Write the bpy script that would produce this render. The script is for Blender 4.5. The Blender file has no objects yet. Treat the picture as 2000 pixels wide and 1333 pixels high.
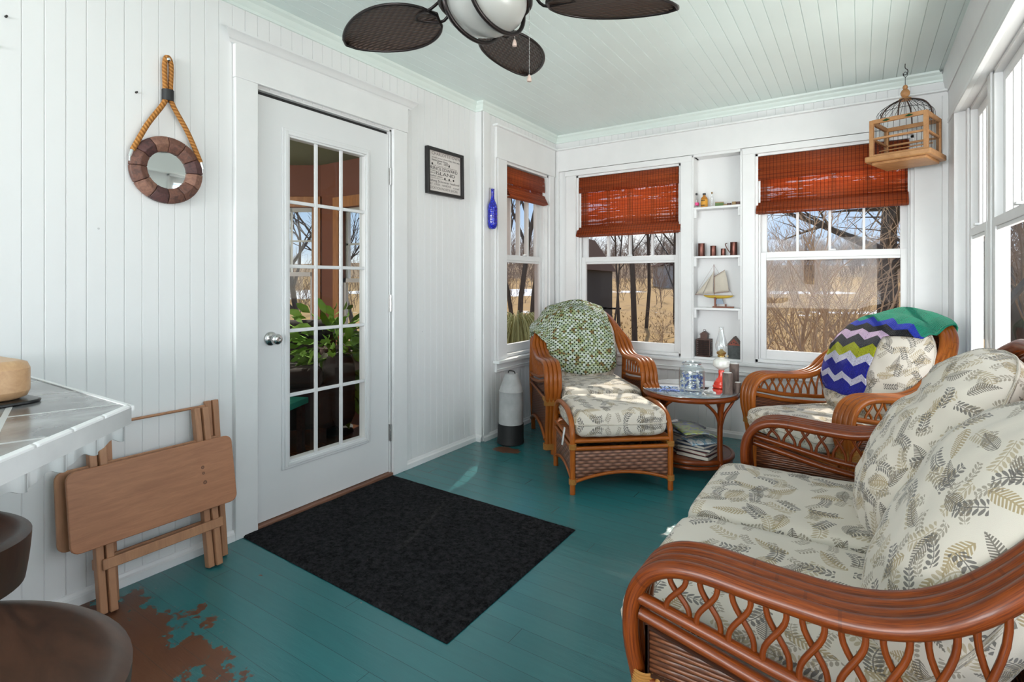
import bpy, bmesh, math, random
from mathutils import Vector, Matrix, noise
from mathutils.bvhtree import BVHTree
PI = math.pi
sc = bpy.context.scene
COL = sc.collection
random.seed(7)

# ---------------------------------------------------------------- camera, light, exposure
YAW = math.radians(33.3)
cam_d = bpy.data.cameras.new('camera'); cam = bpy.data.objects.new('camera', cam_d); COL.objects.link(cam)
cam_d.sensor_width = 36; cam_d.lens = 36 * 1035 / 2000
cam_d.shift_y = -114.5 / 2000
cam.location = (2.35, 0, 1.155); cam.rotation_euler = (PI / 2, 0, YAW)
cam_d.clip_start = .02; cam_d.clip_end = 1500
sc.camera = cam
sc.view_settings.view_transform = 'Standard'
try: sc.view_settings.look = 'None'
except Exception: pass
sc.view_settings.gamma = 1; sc.view_settings.use_curve_mapping = False
sc.view_settings.exposure = 0.0

world = bpy.data.worlds.new('sky'); sc.world = world; world.use_nodes = True
def build_world():
    nt = world.node_tree; nt.nodes.clear()
    N = nt.nodes.new; L = nt.links.new
    out = N('ShaderNodeOutputWorld'); bg = N('ShaderNodeBackground'); tc = N('ShaderNodeTexCoord')
    sep = N('ShaderNodeSeparateXYZ'); L(tc.outputs['Generated'], sep.inputs[0])
    rp = N('ShaderNodeValToRGB'); L(sep.outputs['Z'], rp.inputs[0])
    e = rp.color_ramp.elements
    e[0].position = 0.0; e[0].color = (.74, .82, .93, 1); e[1].position = .6; e[1].color = (.16, .33, .70, 1)
    m = e.new(.16); m.color = (.42, .60, .88, 1)
    mp = N('ShaderNodeMapping'); mp.inputs['Scale'].default_value = (1, 1, 3.2); L(tc.outputs['Generated'], mp.inputs[0])
    nz = N('ShaderNodeTexNoise'); nz.inputs['Scale'].default_value = 2.6; nz.inputs['Detail'].default_value = 7; L(mp.outputs[0], nz.inputs['Vector'])
    cr = N('ShaderNodeValToRGB'); L(nz.outputs['Fac'], cr.inputs[0])
    cr.color_ramp.elements[0].position = .44; cr.color_ramp.elements[1].position = .62
    mx = N('ShaderNodeMix'); mx.data_type = 'RGBA'; L(cr.outputs[0], mx.inputs['Factor']); L(rp.outputs[0], mx.inputs['A']); mx.inputs['B'].default_value = (.93, .94, .96, 1)
    L(mx.outputs['Result'], bg.inputs['Color']); bg.inputs['Strength'].default_value = 1.1
    L(bg.outputs[0], out.inputs[0])
build_world()

sd = bpy.data.lights.new('sun', 'SUN'); sd.energy = 6.0; sd.angle = math.radians(.6); sd.color = (1, .93, .82)
sun = bpy.data.objects.new('sun', sd); COL.objects.link(sun)
sun.rotation_euler = Vector((.32, -1, -.86)).to_track_quat('-Z', 'Y').to_euler(); sun.location = (-3, 12, 9)
def area(name, loc, d, sx, sy, w, color=(1, 1, 1)):
    l = bpy.data.lights.new(name, 'AREA'); l.shape = 'RECTANGLE'; l.size = sx; l.size_y = sy; l.energy = w; l.color = color
    o = bpy.data.objects.new(name, l); COL.objects.link(o); o.location = loc
    o.rotation_euler = Vector(d).to_track_quat('-Z', 'Y').to_euler()
    return o
# fill lamps added outside the windows behind the camera and beside it
area('fill_rear', (1.4, -5.12, 1.42), (.05, 1, .40), 2.6, 1.8, 320, (.97, .99, 1))
area('fill_right_rear', (3.04, -3.1, 1.38), (-1, .35, .9), 3.4, 1.5, 50, (.95, .98, 1))
area('fill_right', (3.75, 1.55, 1.40), (-1, .12, .32), 3.0, 1.8, 92, (.95, .98, 1))
area('fill_right_low', (4.7, 1.9, -.45), (-.9, .30, .9), 3.6, 1.8, 165, (1, .99, .95))  # added lamp low outside, aimed up to brighten the ceiling
area('fill_parlor', (-2.6, .35, 1.5), (.1, 1, -.1), 1.6, 1.2, 40, (1, .95, .88))  # added lamp inside the parlour, brightening the view through the door

# ---------------------------------------------------------------- node helpers
class NT:
    def __init__(s, name):
        s.m = bpy.data.materials.new(name); s.m.use_nodes = True; s.t = s.m.node_tree; s.t.nodes.clear()
        s.out = s.t.nodes.new('ShaderNodeOutputMaterial')
    def n(s, typ, **kw):
        nd = s.t.nodes.new('ShaderNode' + typ)
        for k, v in kw.items():
            if k.startswith('_'): setattr(nd, k[1:], v)
            else: s.put(nd.inputs[k.replace('__', ' ')], v)
        return nd
    def put(s, sock, v):
        if isinstance(v, bpy.types.NodeSocket): s.t.links.new(v, sock)
        else:
            try: sock.default_value = v
            except Exception:
                sock.default_value = tuple(v) + (1,) if len(v) == 3 else v
    def m_(s, op, a, b=None, c=None):
        nd = s.t.nodes.new('ShaderNodeMath'); nd.operation = op
        for i, v in enumerate((a, b, c)):
            if v is not None: s.put(nd.inputs[i], v)
        return nd.outputs[0]
    def mix(s, f, a, b):
        nd = s.t.nodes.new('ShaderNodeMix'); nd.data_type = 'RGBA'
        s.put(nd.inputs['Factor'], f); s.put(nd.inputs['A'], tuple(a) + (1,) if isinstance(a, (tuple, list)) and len(a) == 3 else a)
        s.put(nd.inputs['B'], tuple(b) + (1,) if isinstance(b, (tuple, list)) and len(b) == 3 else b)
        return nd.outputs['Result']
    def ramp(s, f, stops, interp='LINEAR'):
        nd = s.t.nodes.new('ShaderNodeValToRGB'); s.put(nd.inputs[0], f); cr = nd.color_ramp; cr.interpolation = interp
        while len(cr.elements) < len(stops): cr.elements.new(.5)
        for e, (p, c) in zip(cr.elements, stops):
            e.position = p; e.color = tuple(c) + (1,) if len(c) == 3 else c
        return nd.outputs[0]
    def co(s, kind='Object'):
        return s.n('TexCoord').outputs[kind]
    def mapv(s, v, sc_=(1, 1, 1), loc=(0, 0, 0), rot=(0, 0, 0)):
        nd = s.n('Mapping'); s.put(nd.inputs['Vector'], v); nd.inputs['Scale'].default_value = sc_; nd.inputs['Location'].default_value = loc; nd.inputs['Rotation'].default_value = rot
        return nd.outputs[0]
    def noise(s, v, scale, detail=4, rough=.55, dist=0):
        nd = s.n('TexNoise', Scale=scale, Detail=detail, Roughness=rough, Distortion=dist); s.put(nd.inputs['Vector'], v)
        return nd.outputs['Fac']
    def sep(s, v):
        nd = s.n('SeparateXYZ'); s.put(nd.inputs[0], v); return nd.outputs
    def bump(s, h, strength=.3, dist=.002):
        nd = s.n('Bump'); s.put(nd.inputs['Height'], h); nd.inputs['Strength'].default_value = strength; nd.inputs['Distance'].default_value = dist
        return nd.outputs[0]
    def pbr(s, color, rough=.5, metal=0, spec=.5, normal=None, **kw):
        b = s.n('BsdfPrincipled'); s.put(b.inputs['Base Color'], tuple(color) + (1,) if isinstance(color, (tuple, list)) and len(color) == 3 else color)
        s.put(b.inputs['Roughness'], rough); s.put(b.inputs['Metallic'], metal); s.put(b.inputs['Specular IOR Level'], spec)
        if normal is not None: s.put(b.inputs['Normal'], normal)
        for k, v in kw.items(): s.put(b.inputs[k.replace('_', ' ')], v)
        s.t.links.new(b.outputs[0], s.out.inputs[0]); return b
MAT = {}
def simple(name, color, rough=.5, metal=0, spec=.5, vary=.08, scale=20, bump=0, stretch=(1, 1, 1), **kw):
    if name in MAT: return MAT[name]
    t = NT(name); v = t.mapv(t.co(), stretch); nz = t.noise(v, scale)
    c2 = tuple(max(0, c * (1 - vary * 2.2)) for c in color)
    col = t.mix(nz, tuple(min(1, c * (1 + vary)) for c in color), c2)
    nrm = t.bump(nz, .4, bump) if bump else None
    t.pbr(col, rough, metal, spec, nrm, **kw); MAT[name] = t.m
    return t.m

def m_wall():
    t = NT('white_paint'); o = t.co('Object')
    nz = t.noise(t.mapv(o, (1, 1, .25)), 3, 5); n2 = t.noise(o, 60, 3)
    col = t.mix(t.m_('MULTIPLY', nz, .35), (.80, .80, .80), (.70, .70, .70))
    vo = t.n('TexVoronoi', Scale=5.5); t.put(vo.inputs['Vector'], o)
    spot = t.m_('LESS_THAN', vo.outputs['Distance'], .022)
    col = t.mix(t.m_('MULTIPLY', spot, .45), col, (.25, .24, .23))
    t.pbr(col, .42, 0, .4, t.bump(n2, .15, .001)); return t.m
MAT['wall'] = m_wall()
simple('trim', (.80, .80, .80), .35, vary=.03, scale=8, bump=.0006)
simple('trim_bright', (.84, .85, .85), .3, vary=.02)
simple('ceiling_paint', (.79, .885, .86), .38, vary=.03, scale=3)
simple('crown_green', (.74, .82, .78), .35, vary=.03, scale=6)
simple('door_white', (.74, .745, .75), .4, vary=.015, scale=4)
simple('black_frame', (.012, .011, .011), .35)
simple('paper', (.70, .65, .62), .8, vary=.05)
simple('ink', (.02, .018, .018), .7)
simple('ink_grey', (.18, .15, .14), .7)
simple('nickel', (.62, .61, .60), .22, 1.0, vary=.03)
simple('chrome', (.8, .8, .8), .12, 1.0, vary=.02)
simple('dark_iron', (.03, .028, .026), .5, .6)
simple('brass', (.62, .42, .16), .28, 1.0)
simple('bronze', (.035, .028, .028), .32, .7, vary=.2)
simple('copper', (.17, .07, .055), .3, .85, vary=.25, scale=30)
simple('tin_brown', (.10, .055, .045), .45, .55, vary=.3, scale=40)
simple('black_rubber', (.015, .015, .016), .55, vary=.2, scale=14, bump=.002)
simple('threshold_wood', (.26, .12, .075), .5, vary=.3, scale=12, stretch=(1, .2, 1))
simple('red_glass', (.85, .06, .03), .08, 0, .7, vary=.02)
simple('milk_glass', (.86, .84, .78), .18, 0, .6, vary=.01)
simple('white_wax', (.86, .84, .80), .5, vary=.02)
simple('seashell', (.85, .83, .80), .35, vary=.15, scale=60)
simple('blue_stone', (.16, .24, .60), .3, vary=.35, scale=80)
simple('yellow_hull', (.62, .42, .05), .35, vary=.06)
simple('sail_cloth', (.62, .56, .47), .9, vary=.06)
simple('red_wood', (.24, .07, .03), .5, vary=.2)
simple('label_pink', (.75, .06, .25), .5); simple('label_yellow', (.70, .33, .03), .5)
simple('black_cap', (.015, .015, .015), .4)
simple('green_box', (.12, .2, .06), .6); simple('kraft', (.36, .24, .12), .7)
simple('red_roof', (.30, .07, .04), .6, vary=.2, scale=30)
simple('slate_shingle', (.09, .10, .10), .7, vary=.3, scale=50)
simple('tag_white', (.8, .8, .8), .6)
simple('counter_body', (.6, .6, .6), .5)
simple('black_tray', (.012, .012, .013), .3)
simple('page_edge', (.62, .58, .50), .8, vary=.1, scale=200, stretch=(1, 1, 30))
for i, c in enumerate([(.05, .06, .09), (.33, .32, .34), (.11, .08, .17), (.45, .43, .42), (.20, .05, .05), (.08, .12, .20), (.28, .25, .23), (.02, .02, .03)]):
    simple('cover_%d' % i, c, .3, vary=.2, scale=14)

def m_wood(name, c1, c2, rough=.4, scale=9, stretch=(1, 8, 8), knots=False, coat=0, kind='Object', spots=()):
    t = NT(name); v = t.mapv(t.co(kind), stretch); w = t.noise(v, scale, 6, .6, 1.2)
    f = t.noise(t.mapv(t.co(kind), tuple(q * 6 for q in stretch)), scale, 2)
    col = t.mix(t.ramp(w, [(.3, (0, 0, 0)), (.72, (1, 1, 1))]), c1, c2)
    col = t.mix(t.m_('MULTIPLY', f, .25), col, tuple(q * .55 for q in c2))
    if knots:
        vo = t.n('TexVoronoi', Scale=knots); t.put(vo.inputs['Vector'], t.co(kind))
        col = t.mix(t.m_('LESS_THAN', vo.outputs['Distance'], .06), col, tuple(q * .25 for q in c2))
    if spots:
        s = t.sep(t.co(kind))
        for y_, z_, r_ in spots:
            d = t.m_('SQRT', t.m_('ADD', t.m_('POWER', t.m_('SUBTRACT', s[1], y_), 2), t.m_('POWER', t.m_('SUBTRACT', s[2], z_), 2)))
            col = t.mix(t.m_('MULTIPLY', t.m_('LESS_THAN', d, r_), .8), col, tuple(q * .22 for q in c2)); col = t.mix(t.m_('MULTIPLY', t.m_('LESS_THAN', d, r_ * .5), .5), col, c2)
    t.pbr(col, rough, 0, .5, t.bump(w, .12, .001), Coat_Weight=coat); MAT[name] = t.m; return t.m
m_wood('tray_wood', (.50, .225, .115), (.36, .15, .075), .5, 5, (9, 1, 9), spots=((1.100, .405, .0065), (1.101, .382, .0055), (1.104, .345, .0075)))
m_wood('tray_leg_wood', (.50, .25, .13), (.36, .17, .09), .5, 5, (6, 6, 1))
m_wood('light_maple', (.64, .40, .22), (.50, .29, .15), .4, 5, (1, 7, 7))
m_wood('stool_wood', (.085, .036, .020), (.030, .013, .008), .42, 4, (1.5, 6, 1.5))
m_wood('mirror_wood', (.24, .10, .065), (.07, .035, .03), .6, 20, (1, 3, 3))
m_wood('mirror_wood_dark', (.14, .055, .05), (.045, .022, .022), .6, 20, (1, 3, 3))
m_wood('mirror_wood_pale', (.36, .18, .12), (.14, .06, .045), .6, 20, (1, 3, 3))
m_wood('cage_wood', (.58, .30, .12), (.38, .17, .06), .45, 12, (1, 1, 1))
m_wood('bark', (.11, .085, .07), (.05, .04, .035), .9, 6, (3, 3, .6))
m_wood('twig', (.56, .40, .27), (.34, .24, .165), .9, 4, (1, 1, 1))
m_wood('parlor_wood', (.70, .33, .13), (.46, .19, .07), .4, 4, (4, 4, 1))
m_wood('parlor_floor', (.20, .075, .03), (.10, .035, .015), .25, 4, (1, 6, 1))
m_wood('candle_wood', (.24, .17, .14), (.07, .05, .045), .6, 14, (2, 2, .8))

def m_rattan(name, c1, c2):
    t = NT(name); uv = t.co('UV'); x = t.sep(uv)
    g = t.noise(t.mapv(uv, (9, 26, 1)), 1.6, 5, .6)
    big = t.noise(t.mapv(t.co(), (1, 1, 1)), 6, 3)
    col = t.mix(t.ramp(g, [(.34, (0, 0, 0)), (.66, (1, 1, 1))]), c1, c2)
    col = t.mix(t.m_('MULTIPLY', big, .55), col, tuple(q * .45 for q in c2))
    ring = t.m_('FRACT', t.m_('MULTIPLY', x[0], 2.9))
    rm = t.m_('LESS_THAN', ring, .016)
    col = t.mix(t.m_('MULTIPLY', rm, .35), col, tuple(q * .35 for q in c2))
    t.pbr(col, .34, 0, .28, t.bump(g, .12, .0006), Coat_Weight=.14, Coat_Roughness=.12); MAT[name] = t.m
m_rattan('rattan', (.50, .145, .016), (.24, .052, .006))
m_rattan('rattan_dark', (.31, .064, .006), (.10, .016, .003))
m_rattan('cane_wrap', (.50, .24, .06), (.34, .14, .03))

def m_wicker(name, c1, c2, row=.009, stake=.034):
    t = NT(name); uv = t.co('UV'); s = t.sep(uv)
    r = t.m_('DIVIDE', s[1], row); k = t.m_('FLOOR', r)
    prof = t.m_('ABSOLUTE', t.m_('SINE', t.m_('MULTIPLY', r, PI)))
    ph = t.m_('ADD', t.m_('MULTIPLY', t.m_('DIVIDE', s[0], stake), PI), t.m_('MULTIPLY', k, PI))
    wv = t.m_('MULTIPLY_ADD', t.m_('COSINE', ph), .5, .5)
    h = t.m_('MULTIPLY', t.m_('POWER', prof, .6), t.m_('MULTIPLY_ADD', wv, .75, .25))
    nz = t.noise(uv, 90, 3)
    col = t.mix(t.m_('POWER', h, .8), c2, t.mix(nz, c1, tuple(q * .6 for q in c1)))
    t.pbr(col, .4, 0, .45, t.bump(h, 1.0, .004)); MAT[name] = t.m
m_wicker('wicker', (.25, .085, .035), (.04, .013, .008))
m_wicker('wicker_coarse', (.40, .19, .12), (.035, .012, .009), .018, .030)
m_wicker('blade_weave', (.12, .075, .055), (.02, .011, .010), .011, .019)

def fern(t, uv, scale, off, leaf, kind, lenf=.74):
    p = t.mapv(uv, (scale, scale, 1), off)
    vo = t.n('TexVoronoi', _voronoi_dimensions='2D', Scale=1.0, Randomness=.28); t.put(vo.inputs['Vector'], p)
    d = t.n('VectorMath', _operation='SUBTRACT'); t.put(d.inputs[0], p); t.put(d.inputs[1], vo.outputs['Position'])
    cs = t.sep(vo.outputs['Color'])
    r = t.n('VectorRotate', _rotation_type='Z_AXIS'); t.put(r.inputs['Vector'], d.outputs[0]); t.put(r.inputs['Angle'], t.m_('MULTIPLY', cs[0], 6.283))
    q = t.sep(r.outputs[0])
    x = t.m_('ADD', q[0], t.m_('MULTIPLY', t.m_('MULTIPLY', q[1], q[1]), t.m_('MULTIPLY_ADD', cs[1], 1.6, -.8)))
    ax = t.m_('ABSOLUTE', x)
    tt = t.m_('DIVIDE', t.m_('ADD', q[1], lenf / 2), lenf)
    inside = t.m_('MULTIPLY', t.m_('GREATER_THAN', tt, 0), t.m_('LESS_THAN', tt, 1))
    stem = t.m_('LESS_THAN', ax, .013)
    if kind == 0:
        w = t.m_('MULTIPLY', t.m_('POWER', t.m_('MAXIMUM', t.m_('MULTIPLY', tt, t.m_('SUBTRACT', 1, tt)), 0), .7), t.m_('MULTIPLY_ADD', tt, -.30, .54))
        fr = t.m_('FRACT', t.m_('SUBTRACT', t.m_('MULTIPLY', tt, leaf), t.m_('MULTIPLY', ax, leaf * .75)))
        lf = t.m_('MULTIPLY', t.m_('LESS_THAN', fr, .58), t.m_('LESS_THAN', ax, w))
    else:
        w = .15
        fr = t.m_('SUBTRACT', t.m_('FRACT', t.m_('SUBTRACT', t.m_('MULTIPLY', tt, leaf), t.m_('MULTIPLY', ax, leaf * .8))), .5)
        a = t.m_('POWER', t.m_('DIVIDE', t.m_('ABSOLUTE', fr), .36), 2); b = t.m_('POWER', t.m_('DIVIDE', t.m_('ABSOLUTE', t.m_('SUBTRACT', ax, .105)), .075), 2)
        lf = t.m_('LESS_THAN', t.m_('ADD', a, b), 1)
        conn = t.m_('MULTIPLY', t.m_('LESS_THAN', t.m_('ABSOLUTE', fr), .07), t.m_('LESS_THAN', ax, .1))
        lf = t.m_('MAXIMUM', lf, conn)
    pick = t.m_('GREATER_THAN', cs[2], .36)
    return t.m_('MULTIPLY', t.m_('MULTIPLY', inside, pick), t.m_('MAXIMUM', stem, lf))
def m_fabric(name='fern_fabric', base=(.66, .60, .52), k=1.0):
    t = NT(name); uv0 = t.co('UV')
    wob = t.n('TexNoise', Scale=9.0, Detail=2.0); t.put(wob.inputs['Vector'], uv0)
    wm = t.n('VectorMath', _operation='MULTIPLY_ADD'); t.put(wm.inputs[0], wob.outputs['Color']); wm.inputs[1].default_value = (.02, .02, 0); t.put(wm.inputs[2], uv0)
    uv = wm.outputs[0]
    weave = t.noise(uv0, 700, 2); big = t.noise(uv0, 5, 3)
    col = t.mix(t.m_('MULTIPLY', big, .3), base, tuple(q * .85 for q in base))
    for (s_, off, leaf, kind, c, a) in ((7.6 * k, (3.1, 1.7, 0), 12, 0, (.34, .25, .12), .85), (9.0 * k, (.4, 5.2, 0), 7, 1, (.38, .30, .18), .75),
                                        (8.4 * k, (7.7, 2.2, 0), 14, 0, (.10, .085, .07), .8), (10 * k, (1.3, 9.1, 0), 6, 1, (.11, .10, .095), .85), (14 * k, (4.3, 4.4, 0), 5, 1, (.22, .18, .13), .7)):
        mk = fern(t, uv, s_, off, leaf, kind)
        col = t.mix(t.m_('MULTIPLY', mk, a), col, c)
    t.pbr(col, .85, 0, .15, t.bump(weave, .35, .0012), Sheen_Weight=.15); MAT[name] = t.m
m_fabric()

def m_floor():
    t = NT('teal_floor_paint'); o = t.co('Object'); s = t.sep(o)
    bd = t.m_('DIVIDE', s[1], .083); fr = t.m_('FRACT', bd); row = t.m_('FLOOR', bd)
    seam = t.m_('LESS_THAN', fr, .018)
    joint = t.m_('LESS_THAN', t.m_('FRACT', t.m_('ADD', t.m_('MULTIPLY', s[0], .42), t.m_('MULTIPLY', row, .377))), .0009)
    seam = t.m_('MAXIMUM', seam, joint)
    rn = t.n('TexWhiteNoise', _noise_dimensions='1D'); t.put(rn.inputs['W'], row)
    st = t.noise(t.mapv(o, (2, 16, 1)), 4, 5); fine = t.noise(t.mapv(o, (5, 60, 1)), 5, 3)
    col = t.mix(t.m_('MULTIPLY_ADD', rn.outputs['Value'], .3, t.m_('MULTIPLY', st, .5)), (.034, .180, .192), (.022, .134, .146))
    # worn paint showing brown underneath
    nz = t.noise(o, 6.5, 9, .68)
    def blob(cx, cy, rx, ry, thr):
        a = t.m_('POWER', t.m_('DIVIDE', t.m_('SUBTRACT', s[0], cx), rx), 2); b = t.m_('POWER', t.m_('DIVIDE', t.m_('SUBTRACT', s[1], cy), ry), 2)
        d = t.m_('SUBTRACT', 1, t.m_('SQRT', t.m_('ADD', a, b)))
        return t.m_('GREATER_THAN', t.m_('ADD', d, t.m_('MULTIPLY_ADD', nz, 2.4, -1.2)), thr)
    wear = t.m_('MAXIMUM', blob(.42, .60, .56, .38, .22), blob(.30, 3.04, .16, .09, .42))
    sp = t.noise(t.mapv(o, (1, 1.6, 1), (3, 1, 0)), 9, 3)
    near = t.m_('LESS_THAN', t.m_('ADD', t.m_('POWER', t.m_('SUBTRACT', s[0], .6), 2), t.m_('POWER', t.m_('SUBTRACT', s[1], 1.0), 2)), .9)
    spots = t.m_('MULTIPLY', t.m_('GREATER_THAN', sp, .735), near)
    wear = t.m_('MAXIMUM', wear, spots)
    col = t.mix(wear, col, t.mix(t.noise(o, 3.5, 5), (.175, .070, .030), (.075, .026, .018)))
    vo = t.n('TexVoronoi', Scale=7.0); t.put(vo.inputs['Vector'], o)
    col = t.mix(t.m_('MULTIPLY', t.m_('LESS_THAN', vo.outputs['Distance'], .009), .6), col, (.5, .5, .5))
    col = t.mix(t.m_('MULTIPLY', seam, .65), col, (.006, .02, .02))
    h = t.m_('ADD', t.m_('MULTIPLY', fine, .5), t.m_('MULTIPLY', seam, -2.0)); h = t.m_('ADD', h, t.m_('MULTIPLY', wear, -.5)); h = t.m_('ADD', h, t.m_('MULTIPLY', t.noise(t.mapv(o, (1, 5, 1)), 9, 2), 1.6))
    rg = t.m_('MULTIPLY_ADD', st, .16, t.m_('MULTIPLY_ADD', wear, .15, .12))
    t.pbr(col, rg, 0, .55, t.bump(h, .30, .0022)); MAT['floor'] = t.m
m_floor()

def m_rug():
    t = NT('black_mat'); o = t.co('Object'); n1 = t.noise(o, 55, 8, .8); n2 = t.noise(t.mapv(o, (3, 1, 1), (0, 0, 0), (0, 0, .6)), 70, 6, .7); n3 = t.noise(t.mapv(o, (1, 3, 1), (0, 0, 0), (0, 0, -.4)), 60, 6, .7)
    c = t.mix(t.ramp(n1, [(.40, (0, 0, 0)), (.68, (1, 1, 1))]), (.003, .003, .004), (.042, .042, .045))
    c = t.mix(t.ramp(n2, [(.66, (0, 0, 0)), (.72, (.55, .55, .55))]), c, (.11, .11, .11))
    c = t.mix(t.ramp(n3, [(.68, (0, 0, 0)), (.73, (.6, .6, .6))]), c, (.10, .10, .105))
    vo = t.n('TexVoronoi', Scale=22.0); t.put(vo.inputs['Vector'], o)
    c = t.mix(t.m_('MULTIPLY', t.m_('LESS_THAN', vo.outputs['Distance'], .02), .7), c, (.4, .4, .4))
    t.pbr(c, .95, 0, .1, t.bump(t.m_('ADD', n1, n2), 1.0, .006)); MAT['rug'] = t.m
m_rug()

def m_blind():
    t = NT('bamboo_blind'); uv = t.co('UV'); s = t.sep(uv)
    r = t.m_('DIVIDE', s[1], .0052); k = t.m_('FLOOR', r); fr = t.m_('FRACT', r)
    rn = t.n('TexWhiteNoise', _noise_dimensions='1D'); t.put(rn.inputs['W'], k)
    big = t.noise(t.mapv(uv, (1.2, 60, 1)), 1.5, 3)
    thr = t.m_('LESS_THAN', t.m_('FRACT', t.m_('DIVIDE', s[0], .0225)), .085)
    col = t.mix(rn.outputs['Value'], (.74, .140, .030), (.42, .058, .016))
    col = t.mix(t.m_('MULTIPLY', big, .5), col, (.72, .20, .06))
    gapk = t.m_('LESS_THAN', fr, t.m_('MULTIPLY_ADD', t.m_('GREATER_THAN', t.noise(t.mapv(uv, (2.2, 48, 1), (.3, 2, 0)), 1.0, 3), .56), .34, .06))
    col = t.mix(thr, col, (.05, .016, .010))
    prof = t.m_('SINE', t.m_('MULTIPLY', fr, PI))
    b = t.n('BsdfPrincipled', Roughness=.45); t.put(b.inputs['Base Color'], col); t.put(b.inputs['Normal'], t.bump(prof, .8, .003))
    tl = t.n('BsdfTranslucent'); t.put(tl.inputs['Color'], col)
    mx = t.n('MixShader', Fac=.5); t.put(mx.inputs[1], b.outputs[0]); t.put(mx.inputs[2], tl.outputs[0])
    tr = t.n('BsdfTransparent'); mx2 = t.n('MixShader')
    t.put(mx2.inputs[0], t.m_('MULTIPLY', gapk, t.m_('SUBTRACT', 1, thr))); t.put(mx2.inputs[1], mx.outputs[0]); t.put(mx2.inputs[2], tr.outputs[0])
    t.put(t.out.inputs[0], mx2.outputs[0]); MAT['blind'] = t.m
m_blind()

def m_glass(name, tint=(.95, .97, .96), boost=1.0, rough=0.0):
    t = NT(name); lw = t.n('LayerWeight', Blend=.5); fac = t.m_('MULTIPLY_ADD', t.m_('POWER', lw.outputs['Facing'], 4.0), .85, .045)
    tr = t.n('BsdfTransparent'); tr.inputs[0].default_value = tuple(tint) + (1,)
    gl = t.n('BsdfGlossy', Roughness=rough); gl.inputs[0].default_value = (1, 1, 1, 1)
    mx = t.n('MixShader'); t.put(mx.inputs[0], t.m_('MULTIPLY', fac, boost)); t.put(mx.inputs[1], tr.outputs[0]); t.put(mx.inputs[2], gl.outputs[0])
    t.put(t.out.inputs[0], mx.outputs[0]); MAT[name] = t.m
m_glass('pane', boost=.16); m_glass('screened_pane', (.84, .84, .83), .16); m_glass('table_glass', (.62, .70, .74), 2.6); m_glass('door_pane', (.93, .95, .94), .5)
m_glass('chimney_glass', (.985, .99, .99), 1.3); m_glass('jar_glass', (.95, .975, .98), 1.3); m_glass('bottle_clear', (.96, .97, .97), 1.2)
def m_mirror():
    t = NT('mirror_silver'); t.pbr((.86, .90, .88), .03, 1.0); MAT['mirror'] = t.m
m_mirror()
def m_blue():
    t = NT('cobalt_glass'); o = t.co(); vo = t.n('TexVoronoi', Scale=70.0); t.put(vo.inputs['Vector'], o)
    col = t.mix(t.ramp(vo.outputs['Distance'], [(.1, (1, 1, 1)), (.55, (0, 0, 0))]), (.006, .008, .28), (.02, .05, .85))
    t.pbr(col, .12, 0, .7, t.bump(vo.outputs['Distance'], .6, .003)); MAT['cobalt'] = t.m
m_blue()
def m_rope():
    t = NT('manila_rope'); uv = t.co('UV'); s = t.sep(uv)
    st = t.m_('SINE', t.m_('ADD', t.m_('MULTIPLY', s[0], 430), t.m_('MULTIPLY', s[1], 12.566)))
    h = t.m_('MULTIPLY_ADD', st, .5, .5); n = t.noise(uv, 300, 2)
    col = t.mix(h, (.30, .12, .03), t.mix(n, (.58, .27, .08), (.44, .19, .05)))
    t.pbr(col, .85, 0, .2, t.bump(h, 1.0, .003)); MAT['rope'] = t.m
m_rope()
def m_afghan():
    t = NT('chevron_crochet'); uv = t.co('UV'); s = t.sep(uv)
    tri = t.m_('PINGPONG', s[0], .058)
    v = t.m_('SUBTRACT', s[1], t.m_('MULTIPLY', tri, .62))
    f = t.m_('DIVIDE', v, 1.0)
    B = (.010, .012, .30); W = (.66, .64, .80); Yl = (.42, .44, .012); G = (.035, .036, .05); Pk = (.70, .50, .72); K = (.006, .006, .010); RB = (.012, .035, .45); Te = (.006, .27, .16)
    stops = [(0, B), (.055, B), (.056, W), (.10, W), (.101, B), (.17, B), (.171, W), (.235, W), (.236, Yl), (.30, Yl), (.301, G), (.365, G), (.366, Pk), (.435, Pk), (.436, K), (.50, K), (.501, RB), (.555, RB), (.556, Te)]
    st2 = [(0, B), (.045, W), (.08, B), (.145, W), (.195, Yl), (.245, G), (.295, Pk), (.35, K), (.41, RB), (.455, Te), (.86, RB)]
    col = t.ramp(f, st2, 'CONSTANT')
    ks = t.m_('MULTIPLY', t.m_('ABSOLUTE', t.m_('SINE', t.m_('MULTIPLY', v, 480))), t.m_('ABSOLUTE', t.m_('SINE', t.m_('MULTIPLY', s[0], 420))))
    n = t.noise(uv, 200, 3)
    col = t.mix(t.m_('MULTIPLY', t.m_('SUBTRACT', 1, ks), .35), col, t.mix(.65, col, (0, 0, 0)))
    hx = t.m_('LESS_THAN', t.m_('ABSOLUTE', t.m_('SUBTRACT', t.m_('FRACT', t.m_('DIVIDE', s[0], .058)), .0)), .05)
    hy = t.m_('LESS_THAN', t.m_('FRACT', t.m_('MULTIPLY', s[1], 58)), .35)
    col = t.mix(t.m_('MULTIPLY', t.m_('MULTIPLY', hx, hy), .6), col, (.02, .015, .02))
    t.pbr(col, .9, 0, .15, t.bump(t.m_('ADD', ks, n), .9, .004), Sheen_Weight=.08); MAT['afghan'] = t.m
m_afghan()
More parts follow.
